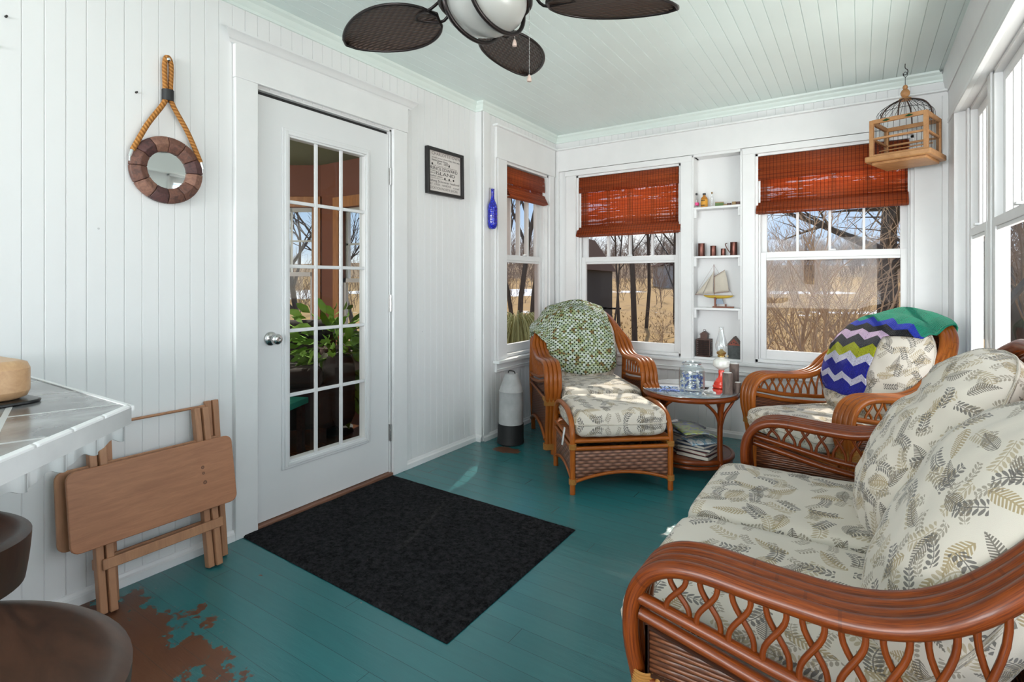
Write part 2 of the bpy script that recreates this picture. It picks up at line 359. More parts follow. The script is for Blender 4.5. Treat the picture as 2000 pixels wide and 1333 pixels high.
def m_granny():
    t = NT('granny_crochet'); uv = t.co('UV'); S_ = .021
    r = t.mapv(uv, (1 / S_, 1 / S_, 1), (0, 0, 0), (0, 0, .70)); s = t.sep(r)
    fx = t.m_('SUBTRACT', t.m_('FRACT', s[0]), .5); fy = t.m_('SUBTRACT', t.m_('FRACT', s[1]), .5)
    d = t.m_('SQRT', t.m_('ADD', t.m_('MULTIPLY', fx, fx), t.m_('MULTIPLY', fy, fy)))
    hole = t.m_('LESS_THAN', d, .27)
    cell = t.n('TexWhiteNoise', _noise_dimensions='2D'); fl = t.n('VectorMath', _operation='FLOOR')
    t.put(fl.inputs[0], t.mapv(uv, (1 / S_, 1 / S_, 1), (.5, .5, 0), (0, 0, .70))); t.put(cell.inputs['Vector'], fl.outputs[0])
    band = t.noise(t.mapv(uv, (2.6, 9, 1), (0, 0, 0), (0, 0, -.9)), 3.2, 2)
    f = t.m_('ADD', t.m_('MULTIPLY', cell.outputs['Value'], .34), t.m_('MULTIPLY', band, .66))
    G = (.36, .43, .19); LG = (.52, .59, .36); W = (.82, .87, .82); Br = (.28, .17, .07); T_ = (.40, .50, .36)
    col = t.ramp(f, [(0, Br), (.33, Br), (.37, G), (.45, LG), (.50, W), (.565, W), (.58, LG), (.66, T_), (.8, W)])
    n = t.noise(uv, 260, 2)
    col = t.mix(t.m_('MULTIPLY', n, .35), col, t.mix(.6, col, (.05, .06, .02))); col = t.mix(hole, col, (.035, .045, .022))  # holes are not cut: their deep shade is painted dark green
    b = t.n('BsdfPrincipled', Roughness=.9); t.put(b.inputs['Base Color'], col); b.inputs['Specular IOR Level'].default_value = .15; t.put(b.inputs['Normal'], t.bump(t.m_('MINIMUM', d, .45), 1.0, .006))
    tl = t.n('BsdfTranslucent'); t.put(tl.inputs['Color'], col); m1 = t.n('MixShader', Fac=.22); t.put(m1.inputs[1], b.outputs[0]); t.put(m1.inputs[2], tl.outputs[0])
    t.put(t.out.inputs[0], m1.outputs[0]); MAT['granny'] = t.m
m_granny()
def m_tiles():
    t = NT('marble_tile_top'); o = t.co(); r = t.mapv(o, (1 / .205, 1 / .205, 1), (.28, .1, 0), (0, 0, .30)); s = t.sep(r)
    fx = t.m_('FRACT', s[0]); fy = t.m_('FRACT', s[1])
    g = t.m_('MAXIMUM', t.m_('LESS_THAN', fx, .045), t.m_('LESS_THAN', fy, .045))
    cell = t.n('TexWhiteNoise', _noise_dimensions='2D'); fl = t.n('VectorMath', _operation='FLOOR'); t.put(fl.inputs[0], r); t.put(cell.inputs['Vector'], fl.outputs[0])
    ad = t.n('VectorMath', _operation='ADD'); t.put(ad.inputs[0], o); t.put(ad.inputs[1], cell.outputs['Color'])
    vn = t.noise(ad.outputs[0], 4, 7, .6, 2.5)
    col = t.mix(t.ramp(vn, [(.32, (0, 0, 0)), (.68, (1, 1, 1))]), (.09, .09, .095), (.33, .33, .335))
    col = t.mix(g, col, (.52, .52, .52))
    t.pbr(col, t.m_('MULTIPLY_ADD', g, .3, .18), 0, .5, t.bump(t.m_('SUBTRACT', 1, g), .5, .002)); MAT['tiles'] = t.m
m_tiles()
simple('white_tile', (.86, .86, .86), .14, vary=.02)
def m_ground():
    t = NT('dry_grass'); o = t.co('Object'); s = t.sep(o)
    n1 = t.noise(o, .35, 6, .6); n2 = t.noise(t.mapv(o, (1, 1, 1)), 6, 6, .7)
    col = t.mix(n2, (.52, .35, .155), (.26, .16, .07)); col = t.mix(t.ramp(n1, [(.4, (0, 0, 0)), (.65, (1, 1, 1))]), col, (.36, .24, .12))
    # snow left lying in hollows
    v = t.m_('ADD', t.m_('MULTIPLY', s[0], -.549), t.m_('MULTIPLY', s[1], .836))
    def band(c, w, thr, off):
        d = t.m_('DIVIDE', t.m_('ABSOLUTE', t.m_('SUBTRACT', v, c)), w)
        return t.m_('GREATER_THAN', t.m_('SUBTRACT', t.noise(t.mapv(o, (1, 1, 1), off), .06, 6, .6), t.m_('MULTIPLY', d, .16)), thr)
    sn = t.m_('MAXIMUM', band(56, 12, .49, (3, 0, 0)), band(31, 4.5, .47, (0, 5, 0)))
    far = t.m_('GREATER_THAN', v, 100); col = t.mix(t.m_('MULTIPLY', far, .6), col, (.20, .15, .12))
    col = t.mix(sn, col, (.80, .82, .86)); t.pbr(col, .95, 0, .1); MAT['ground'] = t.m
m_ground()
def m_leafstuff(name, c1, c2):
    t = NT(name); n = t.noise(t.co(), 3, 5); t.pbr(t.mix(n, c1, c2), .8, 0, .2); MAT[name] = t.m
m_leafstuff('thicket', (.32, .235, .18), (.18, .135, .11)); m_leafstuff('conifer', (.05, .06, .035), (.10, .085, .05))
m_leafstuff('parlor_leaf', (.34, .56, .08), (.10, .26, .04)); m_leafstuff('dark_leaf', (.03, .09, .03), (.02, .05, .02))
simple('barn_board', (.06, .055, .055), .9, vary=.3, scale=2, stretch=(4, 4, .3)); simple('barn_roof', (.05, .022, .02), .95, spec=.05)
simple('parlor_wall', (.26, .095, .055), .7, vary=.1, scale=2); simple('parlor_ceiling', (.20, .24, .13), .8)
simple('sofa_dark', (.045, .032, .030), .9, vary=.2, scale=10, bump=.003); simple('teal_shelf', (.03, .32, .24), .5); simple('lampshade', (.45, .42, .36), .8); simple('siding_brown', (.28, .20, .16), .8)
# ---------------------------------------------------------------- mesh builder
class MB:
    def __init__(s): s.v = []; s.f = []; s.uv = []      # uv: list per face of per-corner uv or None
    def add(s, verts, faces, uvs=None):
        b = len(s.v); s.v += [tuple(v) for v in verts]
        for i, f in enumerate(faces):
            s.f.append(tuple(b + k for k in f)); s.uv.append(uvs[i] if uvs else None)
        return s
    def box(s, a, b, M=None):
        x0, y0, z0 = (min(a[i], b[i]) for i in range(3)); x1, y1, z1 = (max(a[i], b[i]) for i in range(3))
        v = [(x0, y0, z0), (x1, y0, z0), (x1, y1, z0), (x0, y1, z0), (x0, y0, z1), (x1, y0, z1), (x1, y1, z1), (x0, y1, z1)]
        if M: v = [M @ Vector(q) for q in v]
        return s.add(v, [(0, 3, 2, 1), (4, 5, 6, 7), (0, 1, 5, 4), (1, 2, 6, 5), (2, 3, 7, 6), (3, 0, 4, 7)])
    def prism(s, poly, z0, z1, M=None):       # poly in xy extruded along z
        n = len(poly); v = [(p[0], p[1], z0) for p in poly] + [(p[0], p[1], z1) for p in poly]
        if M: v = [M @ Vector(q) for q in v]
        f = [tuple(range(n))[::-1], tuple(range(n, 2 * n))] + [(i, (i + 1) % n, n + (i + 1) % n, n + i) for i in range(n)]
        return s.add(v, f)
    def tube(s, pts, r, seg=8, closed=False, cap=True, twist=0):
        pts = [Vector(p) for p in pts]; n = len(pts)
        rs = r if isinstance(r, (list, tuple)) else [r] * n
        T = []
        for i in range(n):
            a = pts[(i - 1) % n] if (closed or i > 0) else pts[i]; b = pts[(i + 1) % n] if (closed or i < n - 1) else pts[i]
            d = (b - a); T.append(d.normalized() if d.length > 1e-9 else Vector((0, 0, 1)))
        ref = Vector((0, 0, 1)) if abs(T[0].z) < .9 else Vector((1, 0, 0))
        nrm = (ref - T[0] * ref.dot(T[0])).normalized(); vs = []; L = 0; Ls = []
        for i in range(n):
            if i: L += (pts[i] - pts[i - 1]).length
            Ls.append(L); nrm = (nrm - T[i] * nrm.dot(T[i]))
            nrm = nrm.normalized() if nrm.length > 1e-6 else T[i].orthogonal().normalized()
            bn = T[i].cross(nrm)
            for k in range(seg):
                a = 2 * PI * k / seg + twist; vs.append(pts[i] + (nrm * math.cos(a) + bn * math.sin(a)) * rs[i])
        fs = []; us = []; m = n if closed else n - 1
        for i in range(m):
            j = (i + 1) % n; l1 = Ls[j] if j else L + (pts[0] - pts[-1]).length
            for k in range(seg):
                k2 = (k + 1) % seg; fs.append((i * seg + k, i * seg + k2, j * seg + k2, j * seg + k))
                us.append(((Ls[i], k / seg), (Ls[i], (k + 1) / seg), (l1, (k + 1) / seg), (l1, k / seg)))
        if cap and not closed:
            fs.append(tuple(range(seg))[::-1]); us.append([(0, 0)] * seg); fs.append(tuple(range((n - 1) * seg, n * seg))); us.append([(L, 0)] * seg)
        return s.add(vs, fs, us)
    def lathe(s, prof, seg=24, c=(0, 0, 0), M=None, closed=False):    # prof: (r, z)
        vs = []; n = len(prof)
        for r, z in prof:
            for k in range(seg):
                a = 2 * PI * k / seg; vs.append(Vector((c[0] + r * math.cos(a), c[1] + r * math.sin(a), c[2] + z)))
        if M: vs = [M @ v for v in vs]
        fs = [(i * seg + k, i * seg + (k + 1) % seg, (i + 1) * seg + (k + 1) % seg, (i + 1) * seg + k) for i in range(n - 1) for k in range(seg)]
        if not closed:
            if prof[0][0] > 1e-6: fs.append(tuple(range(seg))[::-1])
            if prof[-1][0] > 1e-6: fs.append(tuple(range((n - 1) * seg, n * seg)))
        return s.add(vs, fs)
    def grid(s, nu, nv, fn, uvfn=None, wrapu=False):
        vs = [fn(i / (nu - (0 if wrapu else 1)), j / (nv - 1)) for j in range(nv) for i in range(nu)]
        fs = []; us = []
        for j in range(nv - 1):
            for i in range(nu if wrapu else nu - 1):
                i2 = (i + 1) % nu; fs.append((j * nu + i, j * nu + i2, (j + 1) * nu + i2, (j + 1) * nu + i))
                if uvfn:
                    D = (nu - (0 if wrapu else 1)); us.append((uvfn(i / D, j / (nv - 1)), uvfn((i + 1) / D, j / (nv - 1)), uvfn((i + 1) / D, (j + 1) / (nv - 1)), uvfn(i / D, (j + 1) / (nv - 1))))
        return s.add(vs, fs, us if uvfn else None)
    def build(s, name, mat, parent=None, bevel=0, smooth=True, ang=62, boxuv=True, solid=0, fix=False, loc=None):
        me = bpy.data.meshes.new(name); me.from_pydata([tuple(v) for v in s.v], [], s.f)
        uvl = me.uv_layers.new(name='uv'); me.update()
        for p, uv in zip(me.polygons, s.uv):
            if uv is None:
                nx, ny, nz = (abs(q) for q in p.normal)
                for li in p.loop_indices:
                    c = me.vertices[me.loops[li].vertex_index].co
                    uvl.data[li].uv = (c.y, c.z) if nx >= ny and nx >= nz else ((c.x, c.z) if ny >= nz else (c.x, c.y))
            else:
                for li, q in zip(p.loop_indices, uv): uvl.data[li].uv = q
        if fix:
            bm = bmesh.new(); bm.from_mesh(me); bmesh.ops.remove_doubles(bm, verts=bm.verts, dist=1e-5); bmesh.ops.recalc_face_normals(bm, faces=bm.faces); bm.to_mesh(me); bm.free()
        if smooth:
            me.polygons.foreach_set('use_smooth', [True] * len(me.polygons))
            try: me.set_sharp_from_angle(angle=math.radians(ang))
            except Exception: pass
        me.materials.append(MAT[mat] if isinstance(mat, str) else mat)
        o = bpy.data.objects.new(name, me); COL.objects.link(o)
        if bevel:
            b = o.modifiers.new('bevel', 'BEVEL'); b.width = bevel; b.segments = 2; b.limit_method = 'ANGLE'; b.angle_limit = math.radians(35)
            b.harden_normals = False
        if solid:
            m = o.modifiers.new('solid', 'SOLIDIFY'); m.thickness = solid; m.offset = 1
        if parent is not None: o.parent = parent
        if loc is not None: o.location = loc
        return o
def spl(pts, n=8, closed=False):
    P_ = [Vector(p) for p in pts]; out = []; m = len(P_)
    for i in range(m if closed else m - 1):
        p0 = P_[(i - 1) % m] if (closed or i > 0) else P_[0] * 2 - P_[1]
        p1 = P_[i]; p2 = P_[(i + 1) % m]
        p3 = P_[(i + 2) % m] if (closed or i < m - 2) else P_[-1] * 2 - P_[-2]
        for k in range(n):
            t = k / n; out.append(.5 * ((2 * p1) + (p2 - p0) * t + (2 * p0 - 5 * p1 + 4 * p2 - p3) * t * t + (3 * p1 - p0 - 3 * p2 + p3) * t ** 3))
    if not closed: out.append(P_[-1])
    return out
def rrect(w, h, r, n=5, cx=0, cy=0):
    out = []
    for sx, sy, a0 in ((1, 1, 0), (-1, 1, 90), (-1, -1, 180), (1, -1, 270)):
        for k in range(n + 1):
            a = math.radians(a0 + 90 * k / n); out.append((cx + sx * (w / 2 - r) + r * math.cos(a), cy + sy * (h / 2 - r) + r * math.sin(a)))
    return out
def thing(name, label, cat, loc=(0, 0, 0), rz=0, group=None):
    o = bpy.data.objects.new(name, None); COL.objects.link(o); o.empty_display_size = .05
    o.location = loc; o.rotation_euler = (0, 0, rz); o['label'] = label; o['category'] = cat
    if group: o['group'] = group
    return o
def tag(o, label, cat, group=None):
    o['label'] = label; o['category'] = cat
    if group: o['group'] = group
    return o
def struct(o): o['kind'] = 'structure'; return o
def dup(root, loc=None, rz=None, label=None, group=None):
    r = root.copy(); COL.objects.link(r)
    if loc is not None: r.location = loc
    if rz is not None: r.rotation_euler = (0, 0, rz)
    if label: r['label'] = label
    if group: r['group'] = group
    for ch in list(root.children):
        c = ch.copy(); COL.objects.link(c); c.parent = r
        for g in list(ch.children):
            d = g.copy(); COL.objects.link(d); d.parent = c
    return r
FW = (-math.sin(YAW), math.cos(YAW)); RT = (math.cos(YAW), math.sin(YAW))
def at(u, d, z=0):                       # a place on the ground plan: bearing u, distance d
    a = (u - 1000) / 1035
    return Vector((2.35 + (FW[0] + RT[0] * a) * d, (FW[1] + RT[1] * a) * d, z))

# ---------------------------------------------------------------- room shell
CZ_ = 2.46
def bead(mb, O, A, Nn, a0, a1, z0, z1, sp=.0595, ph=0.0, g=.0022, d=.0035):
    """grooved boards: O origin, A along, Nn towards the room"""
    O = Vector(O); A = Vector(A); Nn = Vector(Nn); xs = [(a0, 0)]
    k = math.ceil((a0 - ph) / sp)
    while ph + k * sp < a1 - .004:
        c = ph + k * sp
        if c > a0 + .004: xs += [(c - g, 0), (c, -d), (c + g, 0)]
        k += 1
    xs.append((a1, 0))
    v = []
    for x, dep in xs: v.append(O + A * x + Nn * dep + Vector((0, 0, z0))); v.append(O + A * x + Nn * dep + Vector((0, 0, z1)))
    mb.add(v, [(2 * i, 2 * i + 2, 2 * i + 3, 2 * i + 1) for i in range(len(xs) - 1)])

# floor
mb = MB().box((-.02, -5.05, -.08), (2.98, 4.24, 0)); struct(mb.build('floor', 'floor', smooth=False))
# ceiling of narrow boards
mb = MB()
xs = [(0, 0)]; x = .04
while x < 2.8: xs += [(x - .002, 0), (x, .004), (x + .002, 0)]; x += .0715
xs.append((2.84, 0)); v = []
for a, dz in xs: v += [(a, -5.0, CZ_ + dz), (a, 4.2, CZ_ + dz)]
mb.add(v, [(2 * i, 2 * i + 1, 2 * i + 3, 2 * i + 2) for i in range(len(xs) - 1)])
mb.box((-.1, -5.1, CZ_ + .006), (2.95, 4.35, CZ_ + .09)); struct(mb.build('ceiling', 'ceiling_paint', smooth=False))

# left wall with the door opening
mb = MB()
D0, D1, DT = 1.405, 2.26, 2.07
for a0, a1, z0, z1 in ((-5.0, D0, 0, CZ_), (D0, D1, DT, CZ_), (D1, 3.091, 0, CZ_)):
    bead(mb, (0, 0, 0), (0, 1, 0), (1, 0, 0), a0, a1, z0, z1, ph=.047)
    mb.box((-.10, a0, z0), (-.006, a1, z1))
mb.box((-.10, 3.091, 0), (.055, 3.20, CZ_))
struct(mb.build('wall_left', 'wall', smooth=False))
# narrow wall with window 1
W1 = (3.385, 4.06)
mb = MB(); X1 = .062
for a0, a1, z0, z1 in ((3.091, W1[0], 0, CZ_), (W1[0], W1[1], 0, .575), (W1[0], W1[1], 2.09, CZ_), (W1[1], 4.3, 0, CZ_)):
    if True: mb.box((X1 - .12, a0 + (.002 if a0 < 3.1 else 0), z0), (X1 - .006, a1, z1)); bead(mb, (X1, 0, 0), (0, 1, 0), (1, 0, 0), a0, a1, z0, z1, ph=.047)
struct(mb.build('wall_left_window', 'wall', smooth=False))
# far wall with windows 2 and 3 and the niche
W2 = (.27, 1.178); W3 = (1.712, 2.635); NI = (1.278, 1.613)
mb = MB(); Y1 = 4.2
def fw_(a0, a1, z0, z1, beadp=False):
    e0 = .012 if abs(a0 - NI[1]) < 1e-6 else 0; e1 = .012 if abs(a1 - NI[0]) < 1e-6 else 0; mb.box((a0 + e0, Y1 + .006, z0), (a1 - e1, Y1 + .13, z1))
    if beadp: bead(mb, (0, Y1, 0), (1, 0, 0), (0, -1, 0), a0, a1, z0, z1)
    else: mb.box((a0 + e0, Y1, z0), (a1 - e1, Y1 + .02, z1))
fw_(.0, W2[0], 0, CZ_, False)
fw_(W2[0], W2[1], 0, .575, True); fw_(W2[0], W2[1], 2.09, CZ_, True)
fw_(W2[1], NI[0], 0, CZ_); fw_(NI[0], NI[1], 0, .575, True); fw_(NI[0], NI[1], 2.13, CZ_, True); fw_(NI[1], W3[0], 0, CZ_)
fw_(W3[0], W3[1], 0, .575, True); fw_(W3[0], W3[1], 2.09, CZ_, True); fw_(W3[1], 2.95, 0, CZ_)
for xx in NI: mb.box((xx - .0125, Y1 - .0005, 2.12), (xx + .0125, Y1 + .1, CZ_)); mb.box((xx - .0125, Y1 - .0005, 0), (xx + .0125, Y1 + .1, .57))
struct(mb.build('wall_far', 'wall', smooth=False))
# niche box
mb = MB(); mb.box((NI[0] - .01, 4.30, .56), (NI[1] + .01, 4.335, 2.14)); mb.box((NI[0] - .0118, 4.1805, .56), (NI[0], 4.33, 2.12)); mb.box((NI[1], 4.1805, .56), (NI[1] + .0118, 4.33, 2.12))
mb.box((NI[0], 4.199, .56), (NI[1], 4.33, .583)); mb.box((NI[0], 4.185, 2.12), (NI[1], 4.33, 2.14)); struct(mb.build('wall_niche', 'wall', smooth=False))
for i, (z, w) in enumerate(((1.732, 'top'), (1.357, 'middle'), (.962, 'lowest'))):
    mb = MB().box((NI[0], 4.185, z - .017), (NI[1], 4.30, z)); mb.box((NI[0], 4.19, z - .08), (NI[0] + .018, 4.215, z - .017)); mb.box((NI[1] - .018, 4.19, z - .08), (NI[1], 4.215, z - .017))
    o = mb.build('niche_shelf', 'trim', bevel=.0015); tag(o, ['white niche shelf carrying the small bottles', 'white niche shelf under the row of brown metal mugs', 'white niche shelf under the model sailboat'][i], 'shelf')
# right wall
XR = 2.80; RW = [(3.36, 3.87), (2.27, 3.25), (1.15, 2.03), (.15, 1.03), (-.85, .03), (-1.85, -.97), (-2.85, -1.97), (-3.85, -2.97), (-4.85, -3.97)]; XS2 = 2.862
mb = MB(); edges = [-5.0] + [q for r in reversed(RW) for q in r] + [4.2]
for i in range(0, len(edges), 2): mb.box((XS2, edges[i], 0), (XS2 + .055, edges[i + 1], 2.13))
for a, b in RW:
    mb.box((XS2, a, 0), (XS2 + .055, b, .60))
mb.box((XR, -5.0, 2.13), (XR + .16, 4.2, CZ_)); mb.box((XR, 3.93, 0), (XS2, 4.2, 2.13))
struct(mb.build('wall_right', 'trim', smooth=False))
# rear wall behind the camera: two wide window openings
mb = MB()
for a, b, z0, z1 in ((-.1, .15, 0, CZ_), (1.3, 1.5, 0, CZ_), (2.65, 2.95, 0, CZ_), (.15, 1.3, 0, .65), (.15, 1.3, 2.15, CZ_), (1.5, 2.65, 0, .65), (1.5, 2.65, 2.15, CZ_)):
    mb.box((a, -5.1, z0), (b, -5.0, z1))
struct(mb.build('wall_rear', 'wall', smooth=False))

# ---------------------------------------------------------------- windows
def window(name, O, A, Nn, w, z0, z1, rail, nm, jamb=.09, tag_lift=True, low='screened_pane', sh=0, jd=.13):
    """double-hung sash window: O = lower corner of the opening on the wall face, A along the wall, Nn into the room"""
    O = Vector(O); A = Vector(A); Nn = Vector(Nn)
    M = Matrix(((A.x, Nn.x, 0, O.x), (A.y, Nn.y, 0, O.y), (0, 0, 1, 0), (0, 0, 0, 1)))
    M0 = M.copy()
    root = struct(bpy.data.objects.new(name, None)); COL.objects.link(root)
    f = MB(); f.box((-.004, -jd, z0), (.018, .0, z1), M); f.box((w - .018, -jd, z0), (w + .004, .0, z1), M); f.box((0, -jd, z1 - .018), (w, 0, z1 + .004), M); f.box((0, -jd, z0 - .004), (w, -.0, z0 + .022), M)
    if not sh: f.box((.018, -.045, z0), (.030, -.028, z1), M); f.box((w - .03, -.045, z0), (w - .018, -.028, z1), M)
    f.build('window_frame', 'trim', root, bevel=.0012)
    M = M0 @ Matrix.Translation((0, sh, 0))
    # lower sash
    s = MB(); a0, a1 = .02, w - .02; n0, n1 = -.075, -.045; st = .046
    s.box((a0, n0, z0 + .022), (a0 + st, n1, rail + .03), M); s.box((a1 - st, n0, z0 + .022), (a1, n1, rail + .03), M)
    s.box((a0 + st, n0, z0 + .022), (a1 - st, n1, z0 + .088), M); s.box((a0 + st, n0, rail - .012), (a1 - st, n1, rail + .03), M)
    s.box((a0 + st, n0 + .006, rail - .03), (a1 - st, n1 - .006, rail - .012), M)
    so = s.build('lower_sash', 'trim', root, bevel=.002)
    p = MB().add([M @ Vector(q_) for q_ in ((a0 + st, -.06, z0 + .088), (a1 - st, -.06, z0 + .088), (a1 - st, -.06, rail - .012), (a0 + st, -.06, rail - .012))], [(0, 1, 2, 3)]); p.build('pane', low, so, smooth=False)
    lk = MB().box((w * .52 - .02, -.05, rail + .03), (w * .52 + .02, -.03, rail + .042), M); lk.build('sash_lock', 'trim_bright', so, bevel=.003)
    # upper sash
    u = MB(); n0, n1 = -.112, -.080
    u.box((a0, n0, rail), (a0 + st, n1, z1 - .018), M); u.box((a1 - st, n0, rail), (a1, n1, z1 - .018), M)
    u.box((a0 + st, n0, rail - .002), (a1 - st, n1, rail + .03), M); u.box((a0 + st, n0, z1 - .07), (a1 - st, n1, z1 - .018), M)
    uo = u.build('upper_sash', 'trim', root, bevel=.002)
    p = MB().add([M @ Vector(q_) for q_ in ((a0 + st, -.096, rail + .03), (a1 - st, -.096, rail + .03), (a1 - st, -.096, z1 - .07), (a0 + st, -.096, z1 - .07))], [(0, 1, 2, 3)]); p.build('pane', 'pane', uo, smooth=False)
    for k in range(nm):
        c = a0 + st + (a1 - a0 - 2 * st) * (k + 1) / (nm + 1); MB().box((c - .008, -.118, rail + .03), (c + .008, -.080, z1 - .07), M).build('muntin', 'trim', uo, bevel=.002)
    return root
window('window_1', (X1, W1[0], 0), (0, 1, 0), (1, 0, 0), W1[1] - W1[0], .575, 2.09, 1.345, 3)
window('window_2', (W2[0], Y1, 0), (1, 0, 0), (0, -1, 0), W2[1] - W2[0], .575, 2.09, 1.345, 3)
window('window_3', (W3[0], Y1, 0), (1, 0, 0), (0, -1, 0), W3[1] - W3[0], .575, 2.09, 1.345, 3)
for i, (a, b) in enumerate(RW):
    window('window_%d' % (i + 4), (XS2, b, 0), (0, -1, 0), (-1, 0, 0), b - a, .60, 2.13, 1.42, 3 if i == 0 else 5, low='pane', sh=.05, jd=.055)

# ---------------------------------------------------------------- trim
def tr(i, mat, *boxes, bevel=.0025):
    mb = MB()
    for a, b in boxes: mb.box(a, b)
    return struct(mb.build('trim_%d' % i, mat, bevel=bevel))
# door casing with cap
tr(1, 'trim', ((0, 1.299, 0), (.022, D0, 2.075)), ((0, D1, 0), (.022, 2.372, 2.075)), ((0, 1.296, 2.075), (.024, 2.378, 2.225)))
mb = MB()
def crown(mb, y0, y1, prof, x0=0.0):     # profile (out, z) run along y with mitred ends
    n = len(prof); v = [(x0 + o, y0 - o, z) for o, z in prof] + [(x0 + o, y1 + o, z) for o, z in prof]
    mb.add(v, [(i, i + 1, n + i + 1, n + i) for i in range(n - 1)] + [tuple(range(n)) + (), tuple(range(n, 2 * n))[::-1]])
crown(mb, 1.296, 2.378, [(0, 2.222), (.024, 2.222), (.026, 2.232), (.034, 2.236), (.044, 2.250), (.056, 2.262), (.060, 2.264), (.060, 2.274), (0, 2.276)])
struct(mb.build('trim_2', 'trim', ang=25))
# casings of window 1
tr(3, 'trim', ((X1, 3.265, .545), (X1 + .02, W1[0], 2.09)), ((X1, W1[1], .545), (X1 + .02, 4.135, 2.09)), ((X1, 3.245, 2.09), (X1 + .022, 4.15, 2.325)), ((X1, 3.10, 0), (X1 + .008, 3.165, CZ_ - .05)), ((X1, 3.242, .56), (X1 + .012, 3.262, 2.28)))
tr(4, 'trim_bright', ((X1, 3.225, .548), (X1 + .055, 4.2, .572)), ((X1, 3.245, .48), (X1 + .02, 4.2, .548)), ((X1, 3.255, .500), (X1 + .03, 4.2, .506)), ((X1, 3.22, 2.322), (X1 + .045, 4.2, 2.338)), bevel=.004)
# casings of far wall
tr(5, 'trim', ((.175, Y1 - .02, .56), (W2[0], Y1, 2.09)), ((W2[1], Y1 - .02, .56), (NI[0] - .0125, Y1, 2.135)), ((.165, Y1 - .022, 2.09), (NI[0] - .0125, Y1, 2.137)),
   ((NI[1] + .0125, Y1 - .02, .56), (W3[0], Y1, 2.135)), ((W3[1], Y1 - .02, .56), (2.80, Y1, 2.135)), ((NI[1] + .0125, Y1 - .022, 2.09), (2.80, Y1, 2.137)), ((.062, Y1 - .03, 0), (.105, Y1, 2.33)))
tr(6, 'trim', ((.062, Y1 - .026, 2.14), (2.80, Y1, 2.325)), bevel=.001)
tr(7, 'trim_bright', ((.062, Y1 - .05, 2.325), (2.80, Y1, 2.339)), ((.062, Y1 - .055, .545), (2.80, Y1, .568)), ((.062, Y1 - .028, .47), (2.80, Y1, .545)), ((.062, Y1 - .036, .495), (2.80, Y1, .502)), bevel=.004)
# green crown round the ceiling
mb = MB()
prof = [(0, CZ_ - .062), (.010, CZ_ - .062), (.012, CZ_ - .050), (.022, CZ_ - .038), (.026, CZ_ - .024), (.040, CZ_ - .012), (.044, CZ_)]
def run(mb, prof, P0, P1, Nn, m0=0, m1=0):
    P0 = Vector(P0); P1 = Vector(P1); Nn = Vector(Nn); A = (P1 - P0).normalized(); n = len(prof)
    v = [P0 + Nn * o + A * (o * m0) + Vector((0, 0, z)) for o, z in prof] + [P1 + Nn * o - A * (o * m1) + Vector((0, 0, z)) for o, z in prof]
    mb.add(v, [(i, i + 1, n + i + 1, n + i) for i in range(n - 1)])
run(mb, prof, (0, -5.0, 0), (0, 3.091, 0), (1, 0, 0), 0, 1)
run(mb, prof, (0, 3.091, 0), (.062, 3.091, 0), (0, -1, 0), 1, -1)
run(mb, prof, (.062, 3.091, 0), (.062, Y1, 0), (1, 0, 0), -1, 1)
run(mb, prof, (.062, Y1, 0), (2.80, Y1, 0), (0, -1, 0), 1, 1)
struct(mb.build('trim_8', 'crown_green', ang=25))
mb = MB(); mb.box((2.775, -5.0, CZ_ - .012), (2.80, Y1, CZ_)); struct(mb.build('trim_9', 'crown_green'))
# white crown, frieze and posts of the right wall
mb = MB()
pr = [(0, 2.32), (.006, 2.32), (.008, 2.345), (.014, 2.36), (.018, 2.385), (.022, 2.40), (.026, 2.43), (.028, 2.448), (0, 2.449)]
run(mb, pr, (XR, -5.0, 0), (XR, Y1, 0), (-1, 0, 0)); struct(mb.build('trim_10', 'trim', ang=20))
mb = MB(); mb.box((XR - .006, -5.0, 2.125), (XR + .02, 4.2, 2.15)); struct(mb.build('trim_11', 'trim_bright', bevel=.002))
tr(12, 'trim', ((XS2 - .012, 3.87, .60), (XS2, 3.93, 2.13)), ((XR - .03, 4.15, 0), (XR, 4.2, 2.3)), ((XS2 - .008, 3.27, .60), (XS2, 3.34, 2.13)), ((XS2 - .07, -5.0, .575), (XS2 + .02, 3.93, .60)))
# baseboards
def base(name, P0, P1, Nn, h=.035):
    mb = MB(); run(mb, [(0, h + .012), (.006, h + .010), (.010, h), (.018, h - .006), (.020, 0)], P0, P1, Nn); return struct(mb.build(name, 'trim', ang=25))
base('baseboard_left', (0, -5.0, 0), (0, 1.299, 0), (1, 0, 0)); base('baseboard_left_2', (0, 2.372, 0), (0, 3.091, 0), (1, 0, 0)); base('baseboard_left_3', (X1, 3.091, 0), (X1, Y1, 0), (1, 0, 0)); base('baseboard_jog', (0, 3.091, 0), (.062, 3.091, 0), (0, -1, 0))
base('baseboard_far', (.062, Y1, 0), (2.8, Y1, 0), (0, -1, 0))

